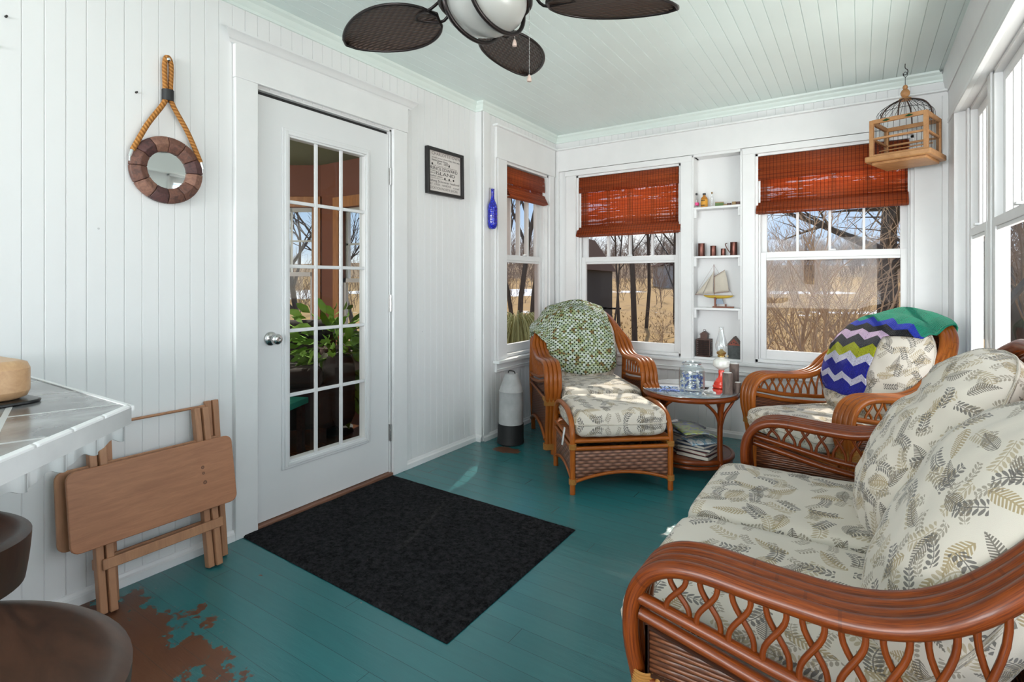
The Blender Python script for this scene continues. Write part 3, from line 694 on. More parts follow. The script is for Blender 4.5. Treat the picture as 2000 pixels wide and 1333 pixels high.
# ---------------------------------------------------------------- door
door = struct(bpy.data.objects.new('door_1', None)); COL.objects.link(door)
mb = MB(); y0, y1, z0, z1 = 1.420, 2.246, .022, 2.040; XS = -.012; ly0, ly1, lz0, lz1 = 1.585, 2.063, .275, 1.875
for a, b, c, d in ((y0, ly0, z0, z1), (ly1, y1, z0, z1), (ly0, ly1, z0, lz0), (ly0, ly1, lz1, z1)): mb.box((XS - .042, a, c), (XS, b, d))
mb.build('door_slab', 'door_white', door)
mb = MB()
def ring(mb, y0, y1, z0, z1, x0, x1, wd):
    mb.box((x0, y0, z0), (x1, y0 + wd, z1)); mb.box((x0, y1 - wd, z0), (x1, y1, z1)); mb.box((x0, y0 + wd, z0), (x1, y1 - wd, z0 + wd)); mb.box((x0, y0 + wd, z1 - wd), (x1, y1 - wd, z1))
ring(mb, ly0 - .040, ly1 + .040, lz0 - .040, lz1 + .040, XS, XS + .006, .014); ring(mb, ly0 - .027, ly1 + .027, lz0 - .027, lz1 + .027, XS, XS + .012, .018); ring(mb, ly0 - .010, ly1 + .010, lz0 - .010, lz1 + .010, XS, XS + .007, .012)
mb.build('lite_frame', 'door_white', door, bevel=.0025)
for k in (1, 2):
    c = ly0 + (ly1 - ly0) * k / 3; MB().box((XS - .012, c - .009, lz0), (XS + .001, c + .009, lz1)).build('muntin', 'door_white', door, bevel=.003)
for k in range(1, 5):
    c = lz0 + (lz1 - lz0) * k / 5; MB().box((XS - .011, ly0, c - .009), (XS, ly1, c + .009)).build('muntin', 'door_white', door, bevel=.003)
MB().add([(XS - .02, ly0, lz0), (XS - .02, ly1, lz0), (XS - .02, ly1, lz1), (XS - .02, ly0, lz1)], [(0, 1, 2, 3)]).build('pane', 'door_pane', door, smooth=False)
RX = Matrix.Rotation(PI / 2, 4, 'Y')
def knobM(y, z): return Matrix.Translation((XS, y, z)) @ RX
mb = MB(); mb.lathe([(0, 0), (.034, 0), (.034, .003), (.031, .008), (.014, .012), (.012, .026), (.020, .034), (.0265, .046), (.0265, .056), (.021, .066), (.010, .069), (.0095, .064), (0, .064)], 28, M=knobM(1.487, .885))
kn = mb.build('door_knob', 'nickel', door, ang=50)
mb = MB().box((XS - .03, 1.4165, .85), (XS - .008, 1.4185, .92)); mb.build('latch_plate', 'dark_iron', door)
for z in (1.79, 1.03, .255):
    mb = MB(); mb.tube([(XS + .012, 2.254, z - .05), (XS + .012, 2.254, z + .05)], .007, 10); mb.box((XS - .004, 2.244, z - .05), (XS + .006, 2.254, z + .05)); mb.build('hinge', 'nickel', door)
mb = MB(); mb.box((-.10, D0, .0), (.015, D1, .018)); struct(mb.build('trim_13', 'threshold_wood', bevel=.003))
mb = MB(); mb.box((-.10, D0, 0), (-.005, D0 + .010, DT)); mb.box((-.10, D1 - .010, 0), (-.005, D1, DT)); mb.box((-.10, D0, DT - .010), (-.005, D1, DT)); struct(mb.build('trim_14', 'trim'))
mb = MB(); mb.box((-.05, D0 + .01, z1 + .002), (-.03, D1 - .01, DT - .01)); mb.box((-.05, D0 + .010, .02), (-.03, D0 + .0145, DT - .01)); struct(mb.build('trim_15', 'black_rubber'))  # black strips in the door gaps, putting in the gaps' shade as colour
# ---------------------------------------------------------------- rattan furniture
def pillow(w, h, T, n=4, p=3.0, q=2.0, nr=18, na=56, M=None, wr=.0, seed=0, off=(0, 0), edge=0.0, tuft=None):
    mb = MB(); vs = []; fs = []; us = []; M = M or Matrix()
    def pt(r, a, sgn):
        c, s_ = math.cos(a), math.sin(a); m = (abs(c) ** n + abs(s_) ** n) ** (-1 / n)
        rr = math.sin(r * PI / 2) if r < 1 else 1
        x = w / 2 * rr * c * m; y = h / 2 * rr * s_ * m
        z = sgn * T / 2 * max(0, 1 - rr ** p) ** (1 / q)
        if wr and r < 1:
            nz = noise.noise(Vector((x * 6 + seed, y * 6, sgn * 3))) + .5 * noise.noise(Vector((x * 15 + seed, y * 15, sgn)))
            ed = abs(math.sin(a * 9 + seed)) * math.sin(a * 23 + seed) * rr ** 4 * .6
            z += sgn * wr * (nz + ed) * min(1, (1 - rr) * 8)
        if tuft and sgn > 0:
            for ty in tuft: z -= .022 * math.exp(-((y - ty) / .03) ** 2) * (1 - abs(2 * x / w) ** 4)
        o = T / 2 - abs(z); u = (x + c * o * .8 + off[0], y + s_ * o * .8 + off[1])
        return Vector((x, y, z)), u
    def sheet(sgn):
        P_ = [[pt(i / nr, 2 * PI * k / na, sgn) for k in range(na)] for i in range(nr + 1)]
        b = len(vs)
        for row in P_: vs.extend(M @ q_[0] for q_ in row)
        for i in range(nr):
            for k in range(na):
                k2 = (k + 1) % na; f = (b + i * na + k, b + (i + 1) * na + k, b + (i + 1) * na + k2, b + i * na + k2)
                u = (P_[i][k][1], P_[i + 1][k][1], P_[i + 1][k2][1], P_[i][k2][1])
                if i == 0: f = f[1:] and (b, f[1], f[2]); u = (P_[0][0][1], u[1], u[2])
                if sgn < 0: f = f[::-1]; u = u[::-1]
                fs.append(f); us.append(u)
    sheet(1); sheet(-1); mb.add(vs, fs, us)
    rim = [M @ pt(1, 2 * PI * k / na, 1)[0] for k in range(na)]
    return mb, rim
def cushion(parent, name, *a, piping=True, **k):
    mb, rim = pillow(*a, **k); o = mb.build(name, 'fern_fabric', parent, fix=False, ang=80)
    if piping: MB().tube(rim, .0045, 6, closed=True).build('piping', 'fern_fabric', o)
    return o
def lerp(tab, x):
    for (a, va), (b, vb) in zip(tab, tab[1:]):
        if a <= x <= b: return va + (vb - va) * (x - a) / (b - a)
    return tab[0][1] if x < tab[0][0] else tab[-1][1]
def wrap_band(mb, path, z0, z1, r=.0032):
    k = max(2, int((z1 - z0) / (r * 1.7)))
    for i in range(k):
        z = z0 + (z1 - z0) * (i + .5) / k; mb.tube([(x, y, z) for x, y in path], r, 5, closed=True)
def rattan_seat(name, label, cat, loc, rz, hw, mat, seats, arm_n=4):
    root = thing(name, label, cat, loc, rz)
    R = .0165; pitch = .029
    arm_tab = None
    for k in range(arm_n):
        xl = hw + .030 + .021 * k; xa = hw + .018 + pitch * k; by = -.019 * k
        side = [(xl, .335 + .0, .03), (xl, .345, .18), (xl, .366, .33), (xa, .386, .45), (xa, .380, .535), (xa, .340, .592), (xa, .265, .614), (xa, .13, .607), (xa, .01, .606), (xa, -.085, .634), (xa, -.165, .695),
                (hw + .012 + .014 * k, -.245 + by * .4, .79), (hw - .022 + .008 * k, -.305 + by * .8, .875), (hw - .095 + .006 * k, -.345 + by, .935), (hw - .20, -.362 + by, .972)]
        side = [Vector(q) for q in side]
        left = [Vector((-q.x, q.y, q.z)) for q in side]
        mid = [Vector((0, -.370 + by, .985))] if hw < .4 else [Vector((x_, -.370 + by, .985)) for x_ in (hw * .5, 0, -hw * .5)]
        p = spl(side + mid + left[::-1], 6)
        MB().tube(p, R, 10).build('arm_pole', mat, root)
        if k == arm_n - 1: arm_tab = sorted((q.y, q.z) for q in spl(side, 6) if .59 < q.z < .80)
    xo = hw + .018 + pitch * (arm_n - 1)
    arm_top = lambda y: lerp(arm_tab, y) - .012
    rail = lambda y: lerp([(-.30, .452), (-.15, .455), (.1, .482), (.37, .535)], y)
    for s in (1, -1):
        m = MB(); m.tube(spl([(s * xo, y, rail(y)) for y in (.372, .25, .1, -.02, -.15, -.27)], 5), .0125, 8)
        m.build('side_rail', mat, root)
        m = MB(); m.tube(spl([(s * xo, y, rail(y) - .030 - .018 * (0.37 - y)) for y in (.368, .25, .1, -.15, -.27)], 5), .0125, 8); m.build('side_rail', mat, root)
        m = MB(); m.tube([(s * xo, .36, .375), (s * xo, -.28, .375)], .012, 8); m.build('side_rail', mat, root)
        m = MB(); m.tube(spl([(s * xo, .335, .10), (s * xo, .2, .145), (s * xo, .02, .16), (s * xo, -.16, .14), (s * xo, -.28, .09)], 5), .012, 8); m.build('side_rail', mat, root)
        # crossing bent canes
        m = MB(); P0 = .056; yb = .322; i = 0
        while yb > -.235:
            for dr in (1, -1):
                dy = P0 * .66 if not (i == 0 and dr == 1) else .018
                y0 = yb + dr * .0075; pts = []
                yt = y0 + dr * dy
                if yt > .335 or yt < -.26: continue
                zb = rail(y0); zt = arm_top(yt)
                for j in range(11):
                    t = j / 10; q_ = min(1, max(0, (t - .18) / .74)); e = q_ * q_ * (3 - 2 * q_)
                    pts.append((s * (xo - .004 * dr), y0 + (yt - y0) * e, zb + (zt - zb) * t))
                m.tube(pts, .0055, 6)
            yb -= P0; i += 1
        m.build('arm_lattice', mat, root)
        # wicker infill of the side
        up = lambda y: rail(y) - .042 - .018 * (0.37 - y)
        m = MB(); m.grid(12, 5, lambda a, b: Vector((s * (xo - .004), .355 - .63 * a, .38 + (up(.355 - .63 * a) - .38) * b)), lambda a, b: (.63 * a, .38 + (up(.355 - .63 * a) - .38) * b))
        lowz = lambda y: lerp([(-.28, .09), (-.16, .14), (.02, .16), (.2, .145), (.335, .10)], y)
        m.grid(12, 5, lambda a, b: Vector((s * (xo - .004), .345 - .62 * a, lowz(.345 - .62 * a) + (.37 - lowz(.345 - .62 * a)) * b)), lambda a, b: (.62 * a, lowz(.345 - .62 * a) + (.37 - lowz(.345 - .62 * a)) * b))
        m.build('wicker_panel', 'wicker', root, solid=.006)
        if True:
            m = MB()
            for off in (0, .004): m.tube([(s * (xo + .006), .352, .372 + off), (s * (xo + .006), .352, up(.352) + off)], .004, 5)
            m.tube([(s * (xo + .005), y, up(y) - .004) for y in (.352, .1, -.27)], .004, 5); m.tube([(s * (xo + .005), y, .392) for y in (.352, -.27)], .004, 5); m.build('braid_edge', 'wicker', root)
        # cane bindings
        m = MB(); xm = hw + .030 + .0315; cx = [(s * xm + a, .362 + b) for a, b in rrect(.112, .046, .022, 4)]
        wrap_band(m, cx, .335, .395); m.build('cane_binding', 'cane_wrap', root); m = MB(); cx = [(s * xm + a, .336 + b) for a, b in rrect(.112, .046, .022, 4)]; wrap_band(m, cx, .035, .075); m.build('cane_binding', 'cane_wrap', root); m = MB()
        for yb_ in (.318, .330): m.tube([(s * (xo + .014 * math.cos(a)), yb_, .375 + .016 * math.sin(a)) for a in [2 * PI * q / 10 for q in range(10)]], .005, 6, closed=True)
        m.build('cane_binding', 'cane_wrap', root)
        m = MB(); m.tube(spl([(s * (xo - .02), -.30, 0), (s * (xo - .01), -.285, .2), (s * xo, -.28, .45), (s * (xo - .004), -.25, .72)], 5), .017, 10); m.build('leg', mat, root)
        m = MB(); m.tube([(s * (hw + .05), .337, 0), (s * (hw + .05), .337, .05)], .019, 10); m.build('leg', mat, root)
        # inner scroll bracket at the foot
        m = MB(); m.tube(spl([(s * (hw + .03), .335, .07), (s * (hw - .03), .34, .16), (s * (hw - .09), .345, .235), (s * (hw - .16), .35, .27)], 5), .010, 7); m.build('bracket', mat, root)
    # front rails, apron, deck
    for z, y, r in ((.325, .378, .014), (.29, .374, .014)):
        MB().tube([(-hw - .03, y, z), (hw + .03, y, z)], r, 9).build('front_rail', mat, root)
    fb = lambda x: .12 + .07 * (1 - min(1, abs(x) / (hw + .03)) ** 2)
    MB().tube([(x, .355, fb(x)) for x in [(-1 + 2 * i / 16) * (hw + .02) for i in range(17)]], .012, 8).build('front_rail', mat, root)
    m = MB(); m.grid(20, 5, lambda a, b: Vector(((-1 + 2 * a) * (hw + .02), .352, fb((-1 + 2 * a) * (hw + .02)) + (.285 - fb((-1 + 2 * a) * (hw + .02))) * b)), lambda a, b: ((2 * a) * (hw + .02), .12 + .165 * b)); m.build('wicker_panel', 'wicker', root, solid=.006)
    MB().box((-hw - .04, -.27, .318), (hw + .04, .365, .334)).build('seat_deck', mat, root)
    # woven back
    def bk(a, b):
        z = .33 + .60 * b; w_ = hw + .01 if z < .78 else hw + .01 - .55 * (z - .78) ** 1.0
        y = lerp([(.33, -.225), (.6, -.300), (.8, -.345), (.93, -.372)], z)
        return Vector(((-1 + 2 * a) * w_, y - .012, z))
    m = MB(); m.grid(16, 14, bk, lambda a, b: ((2 * a) * hw, .6 * b)); m.build('woven_back', 'wicker', root, solid=.006)
    for i in range(seats):
        w_ = 2 * hw / seats; cx = -hw + w_ * (i + .5)
        M = Matrix.Translation((cx, .152, .394))
        c = cushion(root, 'seat_cushion', w_ - .004, .635, .128, n=11, p=12, q=3.2, nr=18, na=72, M=M, wr=.004, seed=i * 5, off=(i * 3.3 + loc[1], loc[0]))
    return root
def back_cushion(root, cx, w, h, T, cy, cz, lean, n=3.2, seed=0, wr=.012, tuft=None, p=2.6, roll=0):
    M = Matrix.Translation((cx, cy, cz)) @ Matrix.Rotation(math.radians(90 + lean), 4, 'X') @ Matrix.Rotation(PI, 4, 'Y') @ Matrix.Rotation(math.radians(roll), 4, 'Z')
    # local y -> up, local z -> forward
    Rm = Matrix(((1, 0, 0, 0), (0, -math.sin(math.radians(lean)), math.cos(math.radians(lean)), 0), (0, math.cos(math.radians(lean)), math.sin(math.radians(lean)), 0), (0, 0, 0, 1)))
    M = Matrix.Translation((cx, cy, cz)) @ Rm @ Matrix.Rotation(math.radians(roll), 4, 'Z')
    return cushion(root, 'back_cushion', w, h, T, n=n, p=p, q=1.9, nr=22, na=72, M=M, wr=wr, seed=seed, off=(seed * 1.7, seed * .9), tuft=tuft)

SOFA = rattan_seat('rattan_loveseat', 'brown rattan loveseat with two fern print seat cushions, nearest on the right', 'sofa', (2.355, 1.678, 0), PI / 2, .560, 'rattan_dark', 2)
back_cushion(SOFA, .282, .600, .645, .26, -.180, .678, 29, n=2.8, p=2.4, seed=3, wr=.020, tuft=(.10,))
back_cushion(SOFA, -.280, .600, .62, .26, -.195, .650, 30, n=2.45, p=2.3, seed=11, wr=.012)

CH1 = rattan_seat('rattan_armchair', 'orange brown rattan armchair in the corner under a green crochet throw', 'armchair', (.655, 3.595, 0), math.radians(219.9), .27, 'rattan', 1)
c1 = back_cushion(CH1, 0, .545, .60, .22, -.170, .672, 25, n=2.8, seed=5, wr=.010)
CH2 = rattan_seat('rattan_armchair', 'orange brown rattan armchair under a striped zigzag afghan, right of the glass table', 'armchair', (2.31, 3.385, 0), math.radians(136.7), .27, 'rattan', 1)
c2 = back_cushion(CH2, 0, .585, .62, .24, -.160, .680, 25, n=2.5, seed=8, wr=.012, tuft=(-.12,))

def drape(root, parts, xr, phis, C=(0, -.21, .66), nu=56, nv=70, off=.014, ragged=.006, amp=.006, seed=0):
    """cloth laid on the furniture: rays towards an axis inside the cushion find where it rests"""
    bvs = []
    for o in parts:
        me = o.data; bvs.append(BVHTree.FromPolygons([v.co.copy() for v in me.vertices], [tuple(p.vertices) for p in me.polygons]))
    Rg = []
    for j in range(nv):
        row = []
        for i in range(nu):
            v = j / (nv - 1); ph = math.radians(phis[0] + (phis[1] - phis[0]) * v); x0, x1 = xr(v); x = x0 + (x1 - x0) * i / (nu - 1)
            d = Vector((0, math.cos(ph), math.sin(ph))); o = Vector((x, C[1], C[2])) + d * .9; best = None
            for b in bvs:
                h = b.ray_cast(o, -d, .9)
                if h[0] is not None and .9 - h[3] < .40 and (best is None or .9 - h[3] > best): best = .9 - h[3]
            row.append([x, ph, best])
        Rg.append(row)
    for row in Rg:      # fill misses from neighbours, falling away
        ok = [i for i, q in enumerate(row) if q[2] is not None]
        for i, q in enumerate(row):
            if q[2] is None:
                if ok:
                    k = min(ok, key=lambda a: abs(a - i)); q[2] = max(.02, row[k][2] - abs(q[0] - row[k][0]) * .9)
                else: q[2] = .2
    for it in range(5):   # relax without sinking in
        N = [[q[2] for q in row] for row in Rg]
        for j in range(nv):
            for i in range(nu):
                s_ = 0; c = 0
                for dj, di in ((1, 0), (-1, 0), (0, 1), (0, -1)):
                    if 0 <= j + dj < nv and 0 <= i + di < nu: s_ += N[j + dj][i + di]; c += 1
                Rg[j][i][2] = max(N[j][i], s_ / c)
    pos = []
    for j in range(nv):
        for i in range(nu):
            x, ph, r = Rg[j][i]; r += off + amp * (noise.noise(Vector((x * 11 + seed, ph * 2.2, seed))) + .5)
            pos.append(Vector((x, C[1] + math.cos(ph) * r, C[2] + math.sin(ph) * r)))
    al = [[0] * nu for _ in range(nv)]
    for j in range(1, nv):
        for i in range(nu): al[j][i] = al[j - 1][i] + (pos[j * nu + i] - pos[(j - 1) * nu + i]).length
    ax = [[0] * nu for _ in range(nv)]
    for j in range(nv):
        ax[j][0] = Rg[j][0][0]
        for i in range(1, nu): ax[j][i] = ax[j][i - 1] + abs(Rg[j][i][0] - Rg[j][i - 1][0])
    mid = [sum(al[j]) / nu for j in range(nv)]
    return pos, mid, ax, nu, nv
def cloth(name, mat, data, root, label, cat, thick=.006, skew=None):
    pos, mid, ax, nu, nv = data; mb = MB()
    fs = []; us = []
    for j in range(nv - 1):
        for i in range(nu - 1):
            fs.append((j * nu + i, j * nu + i + 1, (j + 1) * nu + i + 1, (j + 1) * nu + i))
            us.append(((ax[j][i], mid[j]), (ax[j][i + 1], mid[j]), (ax[j + 1][i + 1], mid[j + 1]), (ax[j + 1][i], mid[j + 1])))
    mw = Matrix.Translation(root.location) @ Matrix.Rotation(root.rotation_euler[2], 4, 'Z')
    mb.add([mw @ p for p in pos], fs, us)
    o = mb.build(name, mat, ang=80); m = o.modifiers.new('solid', 'SOLIDIFY'); m.thickness = thick; m.offset = 0
    return tag(o, label, cat)
kids = lambda r, *n: [c for c in r.children if c.name.split('.')[0] in n]
d = drape(CH1, kids(CH1, 'back_cushion', 'arm_pole', 'woven_back'), lambda v: (-.235 + .03 * v, .285 + (.10 * min(1, max(0, (v - .25) * 3)))), (-40, 205), seed=2, amp=.012)
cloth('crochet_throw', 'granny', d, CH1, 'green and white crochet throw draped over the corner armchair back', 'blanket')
d = drape(CH2, kids(CH2, 'back_cushion', 'arm_pole', 'woven_back'), lambda v: (-.085 - .16 * min(1, max(0, (v - .40) / .07)), .268 + .015 * min(1, max(0, (v - .3) * 5))), (-25, 200), seed=6, amp=.008, nv=84)
cloth('zigzag_afghan', 'afghan', d, CH2, 'zigzag afghan striped teal, blue, black, pink and lime over the right armchair back', 'blanket')

# ottoman
OT = thing('rattan_ottoman', 'brown wicker ottoman with fern print cushion in front of the corner armchair', 'ottoman', (1.112, 2.942, 0), math.radians(219.9))
hx, yf, yb = .278, .222, -.24
for sx in (1, -1):
    for y in (yf, yb):
        MB().tube([(sx * hx, y, 0), (sx * hx, y, .30)], .0155, 10).build('leg', 'rattan', OT)
    MB().tube(spl([(sx * hx, yf, .28), (sx * hx, yf - .006, .34), (sx * (hx), yf - .05, .405), (sx * hx, yf - .14, .435), (sx * hx, -.01, .44), (sx * hx, yb + .14, .435), (sx * hx, yb + .05, .405), (sx * hx, yb + .006, .34), (sx * hx, yb, .28)], 6), .0155, 10).build('side_pole', 'rattan', OT)
    for z in (.245, .285): MB().tube([(sx * hx, yf, z), (sx * hx, yb, z)], .012, 8).build('rail', 'rattan', OT)
for y in (yf, yb):
    for z, r in ((.247, .012), (.288, .012)): MB().tube([(-hx, y, z), (hx, y, z)], r, 8).build('rail', 'rattan', OT)
arc = lambda t: .062 + .05 * (1 - (2 * t - 1) ** 2)
for a, b in (((-hx, yf), (hx, yf)), ((-hx, yb), (hx, yb)), ((-hx, yf), (-hx, yb)), ((hx, yf), (hx, yb))):
    A = Vector(a + (0,)); B = Vector(b + (0,)); Ln = (B - A).length
    MB().tube([A.lerp(B, i / 14) + Vector((0, 0, arc(i / 14))) for i in range(15)], .009, 8).build('lower_rail', 'rattan', OT)
    m = MB(); m.grid(15, 4, lambda s, t: A.lerp(B, s) + Vector((0, 0, arc(s) + (.24 - arc(s)) * t)), lambda s, t: (s * Ln, arc(s) + (.24 - arc(s)) * t)); m.build('wicker_panel', 'wicker_coarse', OT, solid=.005)
for sx in (1, -1):
    for z in (.055, .245):
        m = MB(); wrap_band(m, [(sx * hx + .019 * math.cos(t), yf + .019 * math.sin(t)) for t in [2 * PI * i / 12 for i in range(12)]], z, z + .03, .0028); m.build('cane_binding', 'cane_wrap', OT)
MB().box((-hx, yb, .285), (hx, yf, .297)).build('seat_deck', 'rattan', OT)
cushion(OT, 'cushion', .535, .49, .165, n=10, p=8, q=3.0, nr=16, na=64, M=Matrix.Translation((0, .0, .378)), wr=.005, seed=2, off=(5.1, 2.2))
m = MB(); m.add([(hx + .012, .10, .33), (hx + .016, .075, .33), (hx + .034, .085, .23), (hx + .030, .11, .235)], [(0, 1, 2, 3)]); o = m.build('care_tag', 'tag_white', OT, solid=.001)

# round glass table
TX, TY = 1.462, 3.385
TB = thing('rattan_side_table', 'round rattan side table with blue grey glass top between the armchairs', 'table', (TX, TY, 0), math.radians(12))
circ = lambda r, z, n=48: [(r * math.cos(2 * PI * i / n), r * math.sin(2 * PI * i / n), z) for i in range(n)]
MB().tube(circ(.272, .470), .017, 10, closed=True).build('rim', 'rattan_dark', TB)
MB().lathe([(0, .478), (.262, .478), (.262, .487), (0, .487)], 48).build('top_panel', 'rattan_dark', TB)
MB().lathe([(0, .489), (.286, .489), (.290, .491), (.290, .496), (.286, .498), (0, .498)], 64).build('glass_top', 'table_glass', TB, ang=30)
for k in range(4):
    a = PI / 4 + k * PI / 2; c, s_ = math.cos(a), math.sin(a); P_ = lambda r, z: (c * r, s_ * r, z)
    MB().tube(spl([P_(.262, .0), P_(.256, .06), P_(.245, .12), P_(.243, .28), P_(.250, .40), P_(.262, .455)], 5), .0155, 10).build('leg', 'rattan_dark', TB)
    for dr in (1, -1):
        b = a + dr * .42; MB().tube(spl([P_(.246, .30), ((math.cos(a + dr * .12)) * .25, math.sin(a + dr * .12) * .25, .38), (math.cos(a + dr * .3) * .26, math.sin(a + dr * .3) * .26, .43), (math.cos(b) * .265, math.sin(b) * .265, .455)], 5), .009, 7).build('brace', 'rattan_dark', TB)
MB().tube(circ(.245, .105), .015, 9, closed=True).build('shelf_rim', 'rattan_dark', TB); MB().tube(circ(.235, .070), .012, 9, closed=True).build('shelf_rim', 'rattan_dark', TB)
MB().lathe([(0, .10), (.24, .10), (.24, .115), (0, .115)], 40).build('shelf', 'rattan_dark', TB)
# books and magazines on the lower shelf
stacks = [((-.055, -.03), [(.27, .20, .020, 5, -8), (.26, .20, .018, 2, -4), (.27, .205, .024, 0, -12), (.25, .19, .040, 3, -6), (.27, .2, .012, 6, 4)], 'left'), ((.11, -.05), [(.20, .17, .026, 7, 20), (.19, .16, .022, 4, 14), (.20, .16, .02, 0, 24), (.19, .16, .018, 5, 10)], 'right')]
TR = math.radians(-30)
words_ = {'left': ['navy blue softcover book, lowest in the left stack', 'purple book second from the bottom of the left stack', 'dark book in the middle of the left stack', 'thick cream edged hardback near the top of the left stack', 'thin grey brown book on top of the left stack'],
          'right': ['black book, lowest in the right stack', 'dark red book second in the right stack', 'dark blue grey book third in the right stack', 'navy book on top of the right stack']}
tops = []
for (ox, oy), bs, nm in stacks:
    z = .1155
    for i, (w, d_, h, c, rot) in enumerate(bs):
        ca, sa = math.cos(TR), math.sin(TR); X = TX + ox * ca - oy * sa; Y = TY + ox * sa + oy * ca
        b = thing('book', words_[nm][i] + ' under the glass table', 'book', (X, Y, z), TR + math.radians(rot), 'books under the glass table')
        m = MB(); m.box((-w / 2, -d_ / 2, 0), (w / 2, d_ / 2, .0025)); m.box((-w / 2, -d_ / 2, h - .0035), (w / 2, d_ / 2, h - .001)); m.box((-w / 2, d_ / 2 - .003, 0), (w / 2, d_ / 2, h - .001)); m.build('cover', 'cover_%d' % c, b)
        MB().box((-w / 2 + .004, -d_ / 2 + .004, .0025), (w / 2 - .004, d_ / 2 - .003, h - .0035)).build('pages', 'page_edge', b); z += h
    tops.append((X, Y, z))
def magazine(loc, rz, label, cols, w=.21, h=.27, curl=.03):
    t = NT('magazine_cover'); uv = t.co('UV'); n = t.noise(t.mapv(uv, (1, 1.6, 1), (loc[0] * 9, loc[1] * 7, 0)), 9, 4, .6, 1.5)
    col = t.ramp(n, [(.3, cols[0]), (.45, cols[1]), (.55, cols[2]), (.68, cols[3])]); t.pbr(col, .22, 0, .5)
    m = MB(); m.grid(14, 10, lambda a, b: Vector(((a - .5) * w, (b - .5) * h, .004 - curl * max(0, abs(a - .35) * 1.9 - .45) ** 1.5 + .001 * b)), lambda a, b: (a * w, b * h))
    o = m.build('magazine', t.m, solid=.0045); o.location = loc; o.rotation_euler = (0, 0, rz); return tag(o, label, 'magazine')
magazine((tops[0][0], tops[0][1], tops[0][2] + .012), TR + .3, 'dark glossy magazine on top of the left book pile', [(.02, .02, .03), (.1, .13, .2), (.3, .3, .32), (.05, .04, .06)])
magazine((TX + .035, TY - .065, tops[0][2] + .030), TR + 1.2, 'grey magazine with a yellow green band on top of the books', [(.12, .16, .22), (.30, .33, .38), (.45, .55, .10), (.28, .18, .22)], curl=.05)
magazine((tops[1][0] + .01, tops[1][1], tops[1][2] + .008), TR - .2, 'white and blue leaflet on the right book pile', [(.5, .52, .55), (.12, .25, .35), (.6, .6, .6), (.4, .3, .3)], w=.15, h=.2, curl=.02)
# ---------------------------------------------------------------- things on the table
zt = .4985
def onT(u, d): p = at(u, d); return p
# shell jar
p = at(1351, 3.26)
J = thing('glass_jar', 'wide ribbed glass jar filled with shells and blue stones on the glass table', 'jar', (p.x, p.y, zt))
prof = [(0, .001), (.066, .001), (.074, .008), (.076, .02), (.076, .115), (.073, .130), (.058, .145), (.054, .150), (.056, .168), (.053, .168), (.051, .150), (.055, .142), (.070, .128), (.073, .115), (.073, .02), (.070, .010), (0, .006)]
MB().lathe(prof, 40).build('jar_body', 'jar_glass', J)
MB().tube(circ(.056, .160, 36), .004, 6, closed=True).build('jar_rim', 'chrome', J)
m = MB()
for k in range(20):
    a = 2 * PI * k / 20; m.tube([(.076 * math.cos(a), .076 * math.sin(a), .02), (.076 * math.cos(a), .076 * math.sin(a), .11)], .0022, 5)
m.build('ribs', 'jar_glass', J)
random.seed(3)
for mat, n_, nm in (('blue_stone', 90, 'stones'), ('seashell', 90, 'shells')):
    m = MB()
    for k in range(n_):
        a = random.random() * 6.28; r = .066 * math.sqrt(random.random()); z = .014 + random.random() * .085; R_ = random.uniform(.006, .011)
        if r > .058: r = .058
        M_ = Matrix.Translation((r * math.cos(a), r * math.sin(a), z)) @ Matrix.Rotation(random.random() * 3, 4, 'X') @ Matrix.Diagonal((1, random.uniform(.5, 1), random.uniform(.4, .8), 1))
        m.lathe([(0, -R_), (R_ * .7, -R_ * .7), (R_, 0), (R_ * .7, R_ * .7), (0, R_)], 7, M=M_)
    o = m.build(nm, mat, J); o['kind'] = 'stuff'
# oil lamp
p = at(1409, 3.30)
OL = thing('oil_lamp', 'oil lamp with red glass foot, white font and clear chimney on the glass table', 'lamp', (p.x, p.y, zt))
MB().lathe([(0, 0), (.048, 0), (.052, .006), (.051, .014), (.045, .020), (.047, .026), (.040, .034), (.041, .040), (.031, .048), (.031, .054), (.020, .064), (.016, .080), (.018, .105), (.014, .112), (0, .112)], 32).build('lamp_foot', 'red_glass', OL, ang=60)
MB().lathe([(0, .111), (.016, .111), (.030, .122), (.048, .134), (.050, .142), (.049, .166), (.046, .172), (.026, .184), (.018, .186), (.018, .192), (0, .192)], 32).build('font', 'milk_glass', OL, ang=50)
MB().lathe([(0, .192), (.021, .192), (.024, .197), (.022, .203), (.018, .206), (.027, .210), (.029, .222), (.024, .226), (.012, .232), (.008, .240), (0, .240)], 28).build('burner', 'brass', OL, ang=50)
m = MB(); m.tube([(.02, 0, .200), (.036, 0, .200)], .0016, 6); m.lathe([(0, -.0015), (.007, -.0015), (.007, .0015), (0, .0015)], 14, M=Matrix.Translation((.038, 0, .2)) @ Matrix.Rotation(PI / 2, 4, 'Y')); m.build('wick_knob', 'brass', OL)
ch = [(.023, .212), (.026, .225), (.036, .246), (.036, .268), (.028, .300), (.018, .335), (.014, .360), (.014, .372), (.017, .380)]
MB().lathe(ch + [(r - .0012, z) for r, z in ch[::-1]], 32, closed=True).build('chimney', 'chimney_glass', OL, ang=70)
